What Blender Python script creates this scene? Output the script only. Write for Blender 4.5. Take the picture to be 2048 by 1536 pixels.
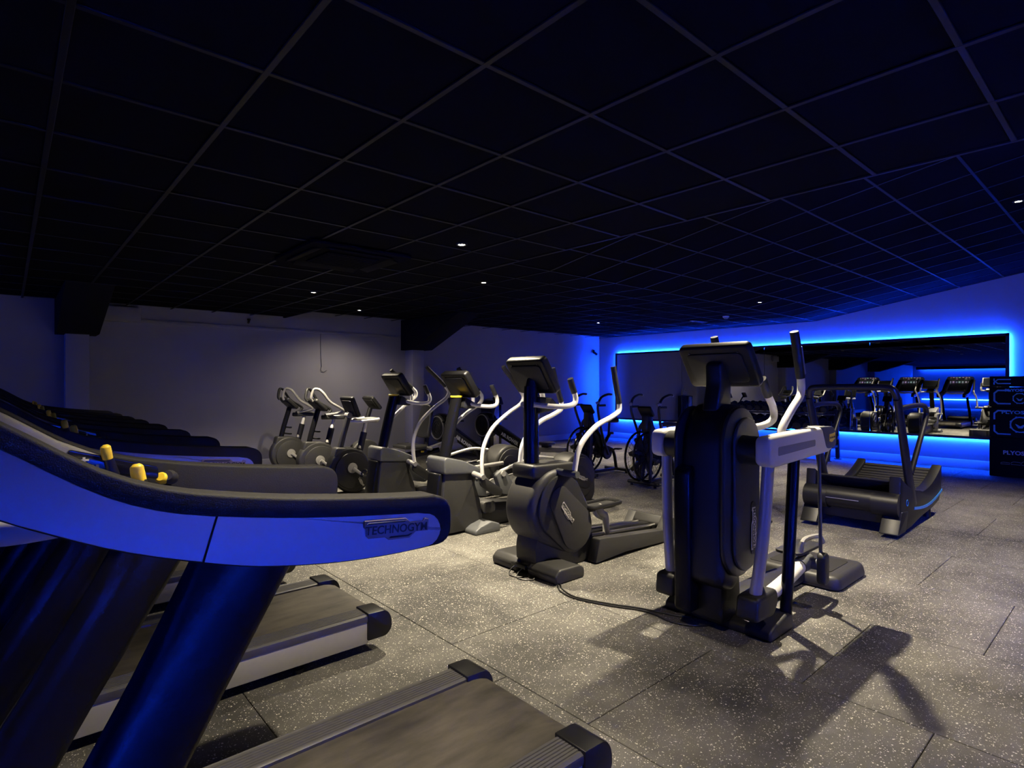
import bpy, bmesh, math, random
from mathutils import Vector, Matrix
random.seed(7)
for o in list(bpy.data.objects):
    bpy.data.objects.remove(o)
scn = bpy.context.scene
col = scn.collection
R = math.radians

# ------------------------------------------------------------------ camera, world, exposure
# room axes: X runs towards the mirror wall, Y towards the grey side wall, Z up (metres)
cam_d = bpy.data.cameras.new('camera')
cam = bpy.data.objects.new('camera', cam_d)
col.objects.link(cam)
cam_d.sensor_width = 36.0
cam_d.lens = 36.0 * 1139.0 / 2048.0
cam_d.shift_y = 0.001
cam_d.clip_start = 0.02
cam.location = (0, 0, 1.45)
cam.rotation_euler = (R(90), 0, R(48.469 - 90))
scn.camera = cam

wld = bpy.data.worlds.new('world')
scn.world = wld
wld.use_nodes = True
wld.node_tree.nodes['Background'].inputs[0].default_value = (0.004, 0.006, 0.02, 1)
wld.node_tree.nodes['Background'].inputs[1].default_value = 0.15
scn.view_settings.view_transform = 'Standard'
scn.view_settings.look = 'None'
scn.view_settings.gamma = 1
scn.view_settings.use_curve_mapping = False
scn.view_settings.exposure = 0.0

SPOT_W = 760.0                 # ceiling downlights
WARM = (1.0, 0.86, 0.62)
LED_COL = (0.004, 0.05, 1.0)
LED_STR = 1050.0                 # mirror halo
LED_STR_NEAR = 3300.0            # halo of the added, unseen mirror behind the camera
LED_STR_BACK = 420.0           # strips on the far end wall, the upper one added
XM, YL, YR, XB = 12.5, 10.4, -1.7, -19.0     # mirror wall, grey side wall, wall behind the camera, end wall
ZL = 2.66                      # low flat ceiling
XF = 3.75                      # where the low ceiling ends
YFOLD, ZM, SLOPE = 4.64, 2.77, 0.165
def zceil(y):
    return ZM + SLOPE * max(0.0, YFOLD - y)

# ------------------------------------------------------------------ materials
def nt(name):
    m = bpy.data.materials.new(name)
    m.use_nodes = True
    return m, m.node_tree.nodes, m.node_tree.links
def mat(name, c, rough=0.5, metal=0.0, noise=0.12, nscale=40.0, bump=0.0, bscale=300.0, coat=0.0, spec=0.5):
    m, N, L = nt(name)
    b = N['Principled BSDF']
    b.inputs['Roughness'].default_value = rough
    b.inputs['Metallic'].default_value = metal
    b.inputs['Specular IOR Level'].default_value = spec
    b.inputs['Coat Weight'].default_value = coat
    tc = N.new('ShaderNodeTexCoord')
    n = N.new('ShaderNodeTexNoise'); n.inputs['Scale'].default_value = nscale; n.inputs['Detail'].default_value = 3
    L.new(tc.outputs['Object'], n.inputs['Vector'])
    r = N.new('ShaderNodeMapRange')
    r.inputs['To Min'].default_value = 1 - noise; r.inputs['To Max'].default_value = 1 + noise
    L.new(n.outputs['Fac'], r.inputs['Value'])
    mx = N.new('ShaderNodeVectorMath'); mx.operation = 'SCALE'
    mx.inputs[0].default_value = c
    L.new(r.outputs[0], mx.inputs['Scale'])
    L.new(mx.outputs[0], b.inputs['Base Color'])
    if bump:
        n2 = N.new('ShaderNodeTexNoise'); n2.inputs['Scale'].default_value = bscale; n2.inputs['Detail'].default_value = 2
        L.new(tc.outputs['Object'], n2.inputs['Vector'])
        bp = N.new('ShaderNodeBump'); bp.inputs['Strength'].default_value = bump; bp.inputs['Distance'].default_value = 0.002
        L.new(n2.outputs['Fac'], bp.inputs['Height']); L.new(bp.outputs[0], b.inputs['Normal'])
    return m
def emit(name, c, s):
    m, N, L = nt(name)
    N.remove(N['Principled BSDF'])
    e = N.new('ShaderNodeEmission')
    e.inputs[0].default_value = (*c, 1); e.inputs[1].default_value = s
    L.new(e.outputs[0], N['Material Output'].inputs[0])
    return m
M = {}
M['black'] = mat('black_plastic', (0.006, 0.006, 0.007), 0.42, spec=0.35)
M['soft'] = mat('soft_black_rubber', (0.011, 0.0105, 0.0105), 0.75, spec=0.3, bump=0.5, bscale=420)
M['dark'] = mat('charcoal_plastic', (0.013, 0.013, 0.0135), 0.48, spec=0.4, bump=0.1)
M['char'] = mat('dark_grey_plastic', (0.024, 0.0235, 0.023), 0.5, spec=0.4, bump=0.12)
M['grey'] = mat('grey_plastic', (0.07, 0.073, 0.077), 0.5)
M['mid'] = mat('mid_grey_plastic', (0.22, 0.215, 0.21), 0.45)
M['silver'] = mat('silver_paint', (0.42, 0.41, 0.40), 0.38, metal=0.25, noise=0.05)
M['panel'] = mat('satin_silver_panel', (0.55, 0.55, 0.56), 0.30, metal=0.75, noise=0.03)
M['badge_dark'] = mat('warm_reflection_badge', (0.33, 0.27, 0.24), 0.4, metal=0.2, noise=0.05)  # browned, darker copy of the badge: a warm reflection painted into the colour
M['rail'] = mat('ribbed_grey_rail', (0.055, 0.053, 0.055), 0.5, noise=0.2)
M['white'] = mat('light_grey_powder_coat', (0.62, 0.61, 0.60), 0.38, noise=0.04)
M['chrome'] = mat('brushed_steel', (0.6, 0.59, 0.57), 0.28, metal=1.0, noise=0.08)
M['gloss'] = mat('gloss_black_paint', (0.008, 0.008, 0.009), 0.16, noise=0.05, coat=0.3)
M['frame'] = mat('satin_black_steel', (0.010, 0.010, 0.011), 0.35)
M['column'] = mat('satin_column_shell', (0.006, 0.006, 0.007), 0.22, spec=0.12, noise=0.05)
M['yellow'] = mat('yellow_plastic', (0.75, 0.52, 0.03), 0.4)
M['cyan'] = mat('light_blue_print', (0.13, 0.42, 0.62), 0.5)
M['stripe'] = mat('blue_stripe', (0.03, 0.22, 0.55), 0.4)
M['print'] = mat('white_print', (0.62, 0.62, 0.62), 0.5, noise=0.02)
M['badge'] = mat('brushed_badge', (0.50, 0.48, 0.46), 0.35, metal=0.2, noise=0.05)
M['badge_ink'] = mat('badge_ink', (0.012, 0.012, 0.014), 0.5)
M['wall'] = mat('grey_wall_paint', (0.33, 0.325, 0.36), 0.75, noise=0.05, nscale=3, bump=0.15, bscale=120)
M['skirt'] = mat('white_skirting_paint', (0.55, 0.55, 0.56), 0.45, noise=0.03)
M['tile'] = mat('black_ceiling_tile', (0.005, 0.005, 0.008), 0.95, spec=0.03, noise=0.15, nscale=60)
M['tbar'] = mat('black_ceiling_bar', (0.010, 0.010, 0.016), 0.42, spec=0.14, noise=0.25, nscale=9)
M['beam'] = mat('black_boxed_beam', (0.008, 0.008, 0.009), 0.85, spec=0.1)
M['mirror'] = mat('mirror_glass', (0.80, 0.82, 0.84), 0.0, metal=1.0, noise=0.0)
M['screen'] = mat('dark_glass_screen', (0.01, 0.011, 0.013), 0.08, noise=0.0, coat=0.5)
M['foam'] = mat('black_plyo_foam', (0.005, 0.005, 0.005), 0.7, bump=0.1, spec=0.08)
M['cable'] = mat('black_cable', (0.01, 0.01, 0.01), 0.45)
M['leather'] = mat('black_vinyl', (0.022, 0.022, 0.023), 0.35, bump=0.15, bscale=150)
M['led'] = emit('blue_led', LED_COL, LED_STR)
M['led_near'] = emit('blue_led_added', LED_COL, LED_STR_NEAR)  # for the added mirror behind the camera
M['led_back'] = emit('blue_led_end_wall', LED_COL, LED_STR_BACK)
M['lamp'] = emit('downlight_lens', (1.0, 0.86, 0.62), 60.0)

def screen_mat():
    m, N, L = nt('lit_screen')
    b = N['Principled BSDF']; b.inputs['Roughness'].default_value = 0.12
    tc = N.new('ShaderNodeTexCoord')
    v = N.new('ShaderNodeTexVoronoi'); v.inputs['Scale'].default_value = 11; v.distance = 'CHEBYCHEV'; v.inputs['Randomness'].default_value = 0.15
    L.new(tc.outputs['Object'], v.inputs['Vector'])
    lt = N.new('ShaderNodeMath'); lt.operation = 'LESS_THAN'; lt.inputs[1].default_value = 0.3
    L.new(v.outputs['Distance'], lt.inputs[0])
    hs = N.new('ShaderNodeHueSaturation'); hs.inputs['Saturation'].default_value = 0.45; hs.inputs['Value'].default_value = 0.8
    L.new(v.outputs['Color'], hs.inputs['Color'])
    b.inputs['Base Color'].default_value = (0.01, 0.012, 0.015, 1)
    L.new(hs.outputs[0], b.inputs['Emission Color'])
    ml = N.new('ShaderNodeMath'); ml.operation = 'MULTIPLY_ADD'; ml.inputs[1].default_value = 0.5; ml.inputs[2].default_value = 0.03
    L.new(lt.outputs[0], ml.inputs[0]); L.new(ml.outputs[0], b.inputs['Emission Strength'])
    return m
M['lit'] = screen_mat()

def floor_mat():
    m, N, L = nt('speckled_rubber_floor')
    b = N['Principled BSDF']; b.inputs['Roughness'].default_value = 0.72
    b.inputs['Specular IOR Level'].default_value = 0.35
    g = N.new('ShaderNodeNewGeometry')
    def mth(op, a, c):
        n = N.new('ShaderNodeMath'); n.operation = op
        for k, x in enumerate((a, c)):
            if isinstance(x, (int, float)): n.inputs[k].default_value = x
            else: L.new(x, n.inputs[k])
        return n.outputs[0]
    def flecks(scale, keep, size):
        wn = N.new('ShaderNodeTexNoise'); wn.inputs['Scale'].default_value = scale * 1.7
        L.new(g.outputs['Position'], wn.inputs['Vector'])
        mixv = N.new('ShaderNodeVectorMath'); mixv.operation = 'MULTIPLY_ADD'
        L.new(wn.outputs['Color'], mixv.inputs[0]); mixv.inputs[1].default_value = (0.5 / scale,) * 3
        L.new(g.outputs['Position'], mixv.inputs[2])
        v = N.new('ShaderNodeTexVoronoi'); v.inputs['Scale'].default_value = scale
        L.new(mixv.outputs[0], v.inputs['Vector'])
        sep = N.new('ShaderNodeSeparateColor'); L.new(v.outputs['Color'], sep.inputs[0])
        k = mth('LESS_THAN', sep.outputs[0], keep)
        rad = mth('MULTIPLY', sep.outputs[1], size)
        d = mth('LESS_THAN', v.outputs['Distance'], rad)
        return mth('MULTIPLY', k, d)
    f1 = flecks(115, 0.28, 0.46)
    f2 = flecks(230, 0.16, 0.46)
    fl = mth('MAXIMUM', f1, f2)
    n1 = N.new('ShaderNodeTexNoise'); n1.inputs['Scale'].default_value = 1.1; n1.inputs['Detail'].default_value = 6; n1.inputs['Roughness'].default_value = 0.65
    L.new(g.outputs['Position'], n1.inputs['Vector'])
    n2 = N.new('ShaderNodeTexNoise'); n2.inputs['Scale'].default_value = 260; n2.inputs['Detail'].default_value = 2
    L.new(g.outputs['Position'], n2.inputs['Vector'])
    cr = N.new('ShaderNodeValToRGB')
    cr.color_ramp.elements[0].position = 0.36; cr.color_ramp.elements[0].color = (0.026, 0.0255, 0.024, 1)
    cr.color_ramp.elements[1].position = 0.70; cr.color_ramp.elements[1].color = (0.140, 0.134, 0.120, 1)
    L.new(n1.outputs['Fac'], cr.inputs[0])
    gr = N.new('ShaderNodeMapRange'); gr.inputs['To Min'].default_value = 0.55; gr.inputs['To Max'].default_value = 1.45
    L.new(n2.outputs['Fac'], gr.inputs['Value'])
    sc = N.new('ShaderNodeVectorMath'); sc.operation = 'SCALE'
    L.new(cr.outputs[0], sc.inputs[0]); L.new(gr.outputs[0], sc.inputs['Scale'])
    mx = N.new('ShaderNodeMix'); mx.data_type = 'RGBA'
    L.new(fl, mx.inputs['Factor']); L.new(sc.outputs[0], mx.inputs['A'])
    mx.inputs['B'].default_value = (0.55, 0.515, 0.445, 1)
    L.new(mx.outputs['Result'], b.inputs['Base Color'])
    bp = N.new('ShaderNodeBump'); bp.inputs['Strength'].default_value = 0.5; bp.inputs['Distance'].default_value = 0.002
    L.new(n2.outputs['Fac'], bp.inputs['Height']); L.new(bp.outputs[0], b.inputs['Normal'])
    return m
M['floor'] = floor_mat()

def belt_mat():
    m, N, L = nt('treadmill_belt')
    b = N['Principled BSDF']; b.inputs['Roughness'].default_value = 0.62
    tc = N.new('ShaderNodeTexCoord')
    mp = N.new('ShaderNodeMapping'); mp.inputs['Scale'].default_value = (1.2, 4.0, 1)
    L.new(tc.outputs['Object'], mp.inputs['Vector'])
    n = N.new('ShaderNodeTexNoise'); n.inputs['Scale'].default_value = 2.2; n.inputs['Detail'].default_value = 7; n.inputs['Roughness'].default_value = 0.62
    L.new(mp.outputs[0], n.inputs['Vector'])
    cr = N.new('ShaderNodeValToRGB')
    cr.color_ramp.elements[0].position = 0.35; cr.color_ramp.elements[0].color = (0.022, 0.019, 0.016, 1)
    cr.color_ramp.elements[1].position = 0.72; cr.color_ramp.elements[1].color = (0.085, 0.074, 0.060, 1)
    L.new(n.outputs['Fac'], cr.inputs[0]); L.new(cr.outputs[0], b.inputs['Base Color'])
    ck = N.new('ShaderNodeTexChecker'); ck.inputs['Scale'].default_value = 500
    L.new(tc.outputs['Object'], ck.inputs['Vector'])
    bp = N.new('ShaderNodeBump'); bp.inputs['Strength'].default_value = 0.25; bp.inputs['Distance'].default_value = 0.001
    L.new(ck.outputs['Fac'], bp.inputs['Height']); L.new(bp.outputs[0], b.inputs['Normal'])
    return m
M['belt'] = belt_mat()

# ------------------------------------------------------------------ mesh helpers
def catmull(pts, n=6, closed=False):
    P = [Vector(p) for p in pts]
    if len(P) < 3 and not closed:
        return P
    out = []
    N_ = len(P)
    rng = range(N_) if closed else range(N_ - 1)
    for i in rng:
        if closed:
            p0, p1, p2, p3 = P[i - 1], P[i], P[(i + 1) % N_], P[(i + 2) % N_]
        else:
            p1, p2 = P[i], P[i + 1]
            p0 = P[i - 1] if i else p1 * 2 - p2
            p3 = P[i + 2] if i + 2 < N_ else p2 * 2 - p1
        for k in range(n):
            t = k / n
            out.append(0.5 * ((2 * p1) + (p2 - p0) * t + (2 * p0 - 5 * p1 + 4 * p2 - p3) * t * t + (3 * p1 - p0 - 3 * p2 + p3) * t ** 3))
    if not closed:
        out.append(P[-1])
    return out
def circ(cx, cy, r, n=28, a0=0, a1=360, ry=None):
    full = abs(a1 - a0) >= 360
    k = n if full else n + 1
    return [(cx + r * math.cos(R(a0 + (a1 - a0) * i / n)), cy + (ry or r) * math.sin(R(a0 + (a1 - a0) * i / n))) for i in range(k)]
def rrect(cx, cy, w, h, r, n=4):
    out = []
    for sx, sy, a in ((1, 1, 0), (-1, 1, 90), (-1, -1, 180), (1, -1, 270)):
        out += circ(cx + sx * (w / 2 - r), cy + sy * (h / 2 - r), r, n, a, a + 90)
    return out
def hull2(c1, r1, c2, r2, n=40):
    pts = circ(*c1, r1, n) + circ(*c2, r2, n)
    pts = sorted(set((round(x, 5), round(y, 5)) for x, y in pts))
    def cr(o, a, b): return (a[0] - o[0]) * (b[1] - o[1]) - (a[1] - o[1]) * (b[0] - o[0])
    lo = []
    for p in pts:
        while len(lo) > 1 and cr(lo[-2], lo[-1], p) <= 0: lo.pop()
        lo.append(p)
    up = []
    for p in reversed(pts):
        while len(up) > 1 and cr(up[-2], up[-1], p) <= 0: up.pop()
        up.append(p)
    return lo[:-1] + up[:-1]
def fillet(pts, r, n=4):
    out = []
    k = len(pts)
    for i in range(k):
        p0, p1, p2 = Vector(pts[i - 1]), Vector(pts[i]), Vector(pts[(i + 1) % k])
        rr = r[i] if isinstance(r, (list, tuple)) else r
        a, b = (p0 - p1), (p2 - p1)
        d = min(rr, a.length * 0.48, b.length * 0.48)
        if d < 1e-5:
            out.append(tuple(p1)); continue
        q0, q2 = p1 + a.normalized() * d, p1 + b.normalized() * d
        for j in range(n + 1):
            t = j / n
            out.append(tuple(q0 * (1 - t) ** 2 + p1 * 2 * t * (1 - t) + q2 * t * t))
    return out
AX = {'y': lambda a, b, h: (a, h, b), 'z': lambda a, b, h: (a, b, h), 'x': lambda a, b, h: (h, a, b)}
def prism(bm, pts, lo, hi, axis='y', bevel=0.0, seg=2, hi_scale=None):
    """outline in the plane across the axis, extruded from lo to hi; bevels the cap rims"""
    f = AX[axis]
    v0 = [bm.verts.new(f(a, b, lo)) for a, b in pts]
    if hi_scale:
        ca = sum(p[0] for p in pts) / len(pts); cb = sum(p[1] for p in pts) / len(pts)
        v1 = [bm.verts.new(f(ca + (a - ca) * hi_scale, cb + (b - cb) * hi_scale, hi)) for a, b in pts]
    else:
        v1 = [bm.verts.new(f(a, b, hi)) for a, b in pts]
    n = len(pts)
    sides = [bm.faces.new((v0[i], v0[(i + 1) % n], v1[(i + 1) % n], v1[i])) for i in range(n)]
    c0 = bm.faces.new(list(reversed(v0))); c1 = bm.faces.new(v1)
    bmesh.ops.recalc_face_normals(bm, faces=sides + [c0, c1])
    if bevel > 0:
        ed = list(set(c0.edges) | set(c1.edges))
        if n <= 8:
            ed = list(set(e for s in sides for e in s.edges) | set(ed))
        bmesh.ops.bevel(bm, geom=ed, offset=bevel, segments=seg, profile=0.5, affect='EDGES', clamp_overlap=True)
    return bm
def box(bm, c, s, bevel=0.0, rot=None, seg=2):
    m = Matrix.Translation(c) @ (rot.to_4x4() if rot is not None else Matrix.Identity(4)) @ Matrix.Diagonal((s[0], s[1], s[2], 1))
    r = bmesh.ops.create_cube(bm, size=1.0, matrix=m)
    if bevel > 0:
        ed = list(set(e for v in r['verts'] for e in v.link_edges))
        bmesh.ops.bevel(bm, geom=ed, offset=bevel, segments=seg, profile=0.5, affect='EDGES', clamp_overlap=True)
    return bm
def tube(bm, pts, r, r2=None, n=12, sub=6, ref=(0, 1, 0), smooth=True, closed=False):
    P = catmull(pts, sub, closed) if smooth else [Vector(p) for p in pts]
    k = len(P)
    rr = r if isinstance(r, (list, tuple)) else [r, r]
    def rad(i, arr):
        t = i / max(1, k - 1) * (len(arr) - 1)
        a = min(int(t), len(arr) - 2)
        return arr[a] + (arr[a + 1] - arr[a]) * (t - a)
    side = Vector(ref); rings = []
    for i, p in enumerate(P):
        if closed:
            T = (P[(i + 1) % k] - P[i - 1]).normalized()
        else:
            T = (P[min(i + 1, k - 1)] - P[max(i - 1, 0)]).normalized()
        s = side - T * side.dot(T)
        if s.length < 1e-3:
            alt = Vector((1, 0, 0)) if abs(T.x) < 0.9 else Vector((0, 0, 1))
            s = alt - T * alt.dot(T)
        s.normalize(); side = s
        nn = T.cross(s)
        a = rad(i, rr)
        b = a if r2 is None else (rad(i, r2) if isinstance(r2, (list, tuple)) else r2)
        rings.append([bm.verts.new(p + s * (b * math.cos(2 * math.pi * j / n)) + nn * (a * math.sin(2 * math.pi * j / n))) for j in range(n)])
    fs = []
    for i in range(k if closed else k - 1):
        A, B = rings[i], rings[(i + 1) % k]
        for j in range(n):
            fs.append(bm.faces.new((A[j], A[(j + 1) % n], B[(j + 1) % n], B[j])))
    if not closed:
        fs.append(bm.faces.new(list(reversed(rings[0])))); fs.append(bm.faces.new(rings[-1]))
    bmesh.ops.recalc_face_normals(bm, faces=fs)
    return bm
def cyl(bm, a, b, r, n=20, r1=None):
    return tube(bm, [a, b], [r, r if r1 is None else r1], n=n, smooth=False)
def lathe(bm, prof, c=(0, 0, 0), axis='z', n=24):
    f = {'z': lambda r, h, t: (c[0] + r * math.cos(t), c[1] + r * math.sin(t), c[2] + h),
         'y': lambda r, h, t: (c[0] + r * math.cos(t), c[1] + h, c[2] + r * math.sin(t)),
         'x': lambda r, h, t: (c[0] + h, c[1] + r * math.cos(t), c[2] + r * math.sin(t))}[axis]
    rings = [[bm.verts.new(f(max(r, 1e-4), h, 2 * math.pi * j / n)) for j in range(n)] for r, h in prof]
    fs = []
    for i in range(len(rings) - 1):
        for j in range(n):
            fs.append(bm.faces.new((rings[i][j], rings[i][(j + 1) % n], rings[i + 1][(j + 1) % n], rings[i + 1][j])))
    fs.append(bm.faces.new(list(reversed(rings[0])))); fs.append(bm.faces.new(rings[-1]))
    bmesh.ops.recalc_face_normals(bm, faces=fs)
    return bm
def nb():
    return bmesh.new()
def obj(name, bm, m, parent=None, label=None, angle=38):
    me = bpy.data.meshes.new(name)
    bm.to_mesh(me); bm.free()
    for p in me.polygons: p.use_smooth = True
    me.set_sharp_from_angle(angle=R(angle))
    me.materials.append(M[m] if isinstance(m, str) else m)
    o = bpy.data.objects.new(name, me)
    col.objects.link(o)
    if parent: o.parent = parent
    if label: o['label'] = label
    return o
def tag(o, label=None, cat=None, group=None, kind=None):
    if label: o['label'] = label
    if cat: o['category'] = cat
    if group: o['group'] = group
    if kind: o['kind'] = kind
    return o
def thing(name, label, cat, loc=(0, 0, 0), rz=0, group=None):
    o = bpy.data.objects.new(name, None)
    col.objects.link(o)
    o.empty_display_size = 0.1
    o.location = loc; o.rotation_euler = (0, 0, rz)
    return tag(o, label, cat, group)
def dup(o, parent=None):
    c = o.copy(); col.objects.link(c)
    if parent: c.parent = parent
    for ch in list(o.children): dup(ch, c)
    return c
def struct(name, bm, m, label=None, parent=None):
    return tag(obj(name, bm, m, parent), label, None, None, 'structure' if parent is None else None)
def basis(xd, yd, loc):
    x = Vector(xd).normalized(); z = x.cross(Vector(yd)).normalized(); y = z.cross(x)
    mm = Matrix((x, y, z)).transposed().to_4x4(); mm.translation = loc
    return mm
def lettering(name, s, size, m, parent, loc, xd, yd, bold=0.0, depth=0.001, align='CENTER', width=1.0):
    c = bpy.data.curves.new(name, 'FONT')
    c.body = s; c.size = size; c.extrude = depth; c.offset = bold; c.align_x = align; c.align_y = 'CENTER'; c.resolution_u = 3
    o = bpy.data.objects.new(name, c)
    me = bpy.data.meshes.new_from_object(o)
    bpy.data.objects.remove(o)
    me.transform(basis(xd, yd, loc) @ Matrix.Diagonal((width, 1, 1, 1)))
    me.materials.append(M[m])
    o = bpy.data.objects.new(name, me); col.objects.link(o)
    if parent: o.parent = parent
    return o
def flat(bm, pts, depth, mtx):
    """small plate: outline in local xy of mtx, thickness depth along its z"""
    b2 = nb(); prism(b2, pts, 0, depth, 'z', bevel=depth * 0.3, seg=1)
    b2.transform(mtx)
    me = bpy.data.meshes.new('tmp'); b2.to_mesh(me); b2.free(); bm.from_mesh(me); bpy.data.meshes.remove(me)
    return bm
def logo(parent, loc, xd, yd, L_, plate='badge', ink='badge_ink'):
    """stepped name plate with the maker's lettering, L_ long"""
    mt = basis(xd, yd, loc)
    k = L_ / 1.0
    out = [(-.5, .14), (.12, .14), (.2, .08), (.4, .08), (.43, .12), (.5, .1), (.5, -.06), (.3, -.06), (.2, -.14), (-.12, -.14), (-.18, -.1), (-.42, -.1), (-.46, -.06), (-.46, .02), (-.5, .05)]
    b = nb(); flat(b, [(a * k, c * k) for a, c in out], 0.004, mt)
    pl = obj('badge', b, plate, parent)
    n = mt.to_3x3() @ Vector((0, 0, 1))
    b = nb()
    flat(b, [(a * k, c * k) for a, c in ((-.47, .085), (.1, .085), (.14, .108), (-.44, .108))], 0.0015, Matrix.Translation(n * .004) @ mt)
    flat(b, [(a * k, c * k) for a, c in ((-.12, -.115), (.18, -.115), (.24, -.075), (.22, -.075), (.16, -.093), (-.1, -.093))], 0.0015, Matrix.Translation(n * .004) @ mt)
    obj('badge_line', b, ink, pl)
    lettering('lettering', 'TECHNOGYM', 0.156 * k, ink, pl, Vector(loc) + n * .0045, xd, yd, bold=0.002 * k, depth=0.0006, width=0.98)
    return pl

# ------------------------------------------------------------------ the room
b = nb(); box(b, ((XM + XB) / 2, (YL + YR) / 2, -0.07), (XM - XB + .4, YL - YR + .4, 0.116))
fl = struct('floor', b, 'floor', 'dark speckled rubber gym floor')
TP, TQ = 1.03, 1.0
tmesh = {}
def floor_tile(x0, x1, y0, y1):
    key = (round(x1 - x0, 3), round(y1 - y0, 3))
    if key not in tmesh:
        t = nb(); box(t, (0, 0, -0.006), (key[0] - .004, key[1] - .004, 0.012), bevel=0.0025, seg=1)
        me = bpy.data.meshes.new('floor_tile'); t.to_mesh(me); t.free(); me.materials.append(M['floor']); tmesh[key] = me
    o = bpy.data.objects.new('floor_tile', tmesh[key]); col.objects.link(o)
    o.parent = fl; o.location = ((x0 + x1) / 2, (y0 + y1) / 2, random.uniform(-.0006, 0))
for i in range(-3, 11):
    x0 = 1.86 + TP * i; x1 = min(x0 + TP, XM - .02)
    if x1 - x0 < .1: continue
    off = 0.61 if i % 2 == 0 else 0.14
    for j in range(-3, 11):
        y0 = max(off + TQ * j, -1.4); y1 = min(off + TQ * (j + 1), YL - .02)
        if y1 - y0 > .08: floor_tile(x0, x1, y0, y1)

# walls
b = nb(); box(b, ((XF + XB) / 2, YL + .1, ZL / 2 + .1), (XF - XB, .2, ZL + .2))
box(b, ((XM + XF) / 2, YL + .1, ZM / 2 + .1), (XM - XF, .2, ZM + .2))
struct('wall_left', b, 'wall', 'grey painted side wall with boxed columns')
b = nb()
prism(b, [(YR, -.1), (YL + .2, -.1), (YL + .2, ZM + .1), (YFOLD, ZM + .1), (YR, zceil(YR) + .1)], XM, XM + .2, 'x')
struct('wall_front', b, 'wall', 'gable wall behind the long mirror')
b = nb(); box(b, ((XM + XB) / 2, YR - .1, 1.9), (XM - XB, .2, 4.2)); struct('wall_right', b, 'wall', 'wall behind the camera')
b = nb(); box(b, (XB - .1, (YL + YR) / 2, 1.9), (.2, YL - YR + .4, 4.2)); struct('wall_back', b, 'wall', 'far end wall seen only in the mirror')
# skirtings
def skirt(name, a, c, nrm):
    a, c, nv = Vector(a), Vector(c), Vector(nrm)
    t = nb()
    prof = [(0, 0), (.018, 0), (.018, .11), (.012, .125), (.012, .14), (.006, .15), (0, .15)]
    vs = [[t.verts.new(p + nv * d + Vector((0, 0, h))) for d, h in prof] for p in (a, c)]
    n = len(prof)
    for i in range(n): t.faces.new((vs[0][i], vs[0][(i + 1) % n], vs[1][(i + 1) % n], vs[1][i]))
    t.faces.new(list(reversed(vs[0]))); t.faces.new(vs[1])
    bmesh.ops.recalc_face_normals(t, faces=t.faces[:])
    struct(name, t, 'skirt', 'white painted skirting board')
COLX = [0.74, 6.36]
xs = [XB] + [v for c in COLX for v in (c - .14, c + .14)] + [XM]
skirt('baseboard_left', (xs[0], YL, 0), (xs[1], YL, 0), (0, -1, 0))
skirt('baseboard_left.001', (xs[2], YL, 0), (xs[3], YL, 0), (0, -1, 0))
skirt('baseboard_left.002', (xs[4], YL, 0), (XM - .02, YL, 0), (0, -1, 0))
skirt('baseboard_front', (XM, YR, 0), (XM, YL, 0), (-1, 0, 0))
# columns and black boxed haunches of the portal frame
for i, cx in enumerate([COLX[0] - 5.62, COLX[0] - 11.24] + COLX):
    b = nb(); box(b, (cx, YL - .15, 1.1), (.27, .3, 2.2), bevel=.004)
    struct('column_%d' % (i + 1), b, 'wall', 'grey boxed column on the side wall')
    zt = ZL + .02 if cx < XF else ZM + .02
    b = nb(); prism(b, [(YL, 2.17), (YL - .45, 2.17), (YL - 2.1, zt), (YL, zt)], cx - .24, cx + .24, 'x', bevel=.006)
    struct('beam_%d' % (i + 1), b, 'beam', 'black boxed rafter haunch above the wall column')
b = nb(); box(b, (1.28, YL - .05, 2.52), (.5, .1, .22), bevel=.005); box(b, (3.6, YL - .012, 2.44), (5.0, .024, .05), bevel=.003)
struct('trim_1', b, 'wall', 'painted pipe boxing along the top of the side wall')

# low flat ceiling with tiles and bars
def ceil_tile_mesh(name, w, d, h, cut):
    t = nb(); box(t, (0, 0, h / 2), (w, d, h), bevel=cut, seg=1)
    me = bpy.data.meshes.new(name); t.to_mesh(me); t.free(); me.materials.append(M['tile']); return me
b = nb(); box(b, ((XF + XB) / 2, (YL + YR) / 2, ZL + .10), (XF - XB, YL - YR, .12))
box(b, (XF - .02, (YL + YR) / 2, ZL + .75), (.04, YL - YR, 1.5))
clow = struct('ceiling', b, 'tile', 'low black suspended ceiling over the treadmills')
PX, PY = 0.6, 0.607
X0L, Y0L = 3.75, 0.462
me1 = ceil_tile_mesh('ceiling_tile', PX - .012, PY - .012, .03, .004)
for i in range(8):
    for j in range(-1, 17):
        cx, cy = X0L - PX * (i + .5), Y0L + PY * (j + .5)
        if cy > YL: continue
        o = bpy.data.objects.new('ceiling_tile', me1); col.objects.link(o); o.parent = clow
        o.location = (cx, cy, ZL + .004 + random.uniform(0, .003))
for i in range(0, 9):
    b = nb(); box(b, (X0L - PX * i - (.012 if i == 0 else 0), (YL + YR) / 2, ZL), (.026, YL - YR, .008), bevel=.002, seg=1)
    obj('ceiling_bar', b, 'tbar', clow)
for j in range(-1, 17):
    b = nb(); box(b, ((X0L - PX * 8 + XF) / 2, Y0L + PY * j, ZL + .0012), (PX * 8, .024, .0085), bevel=.002, seg=1)
    obj('ceiling_bar', b, 'tbar', clow)
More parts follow.
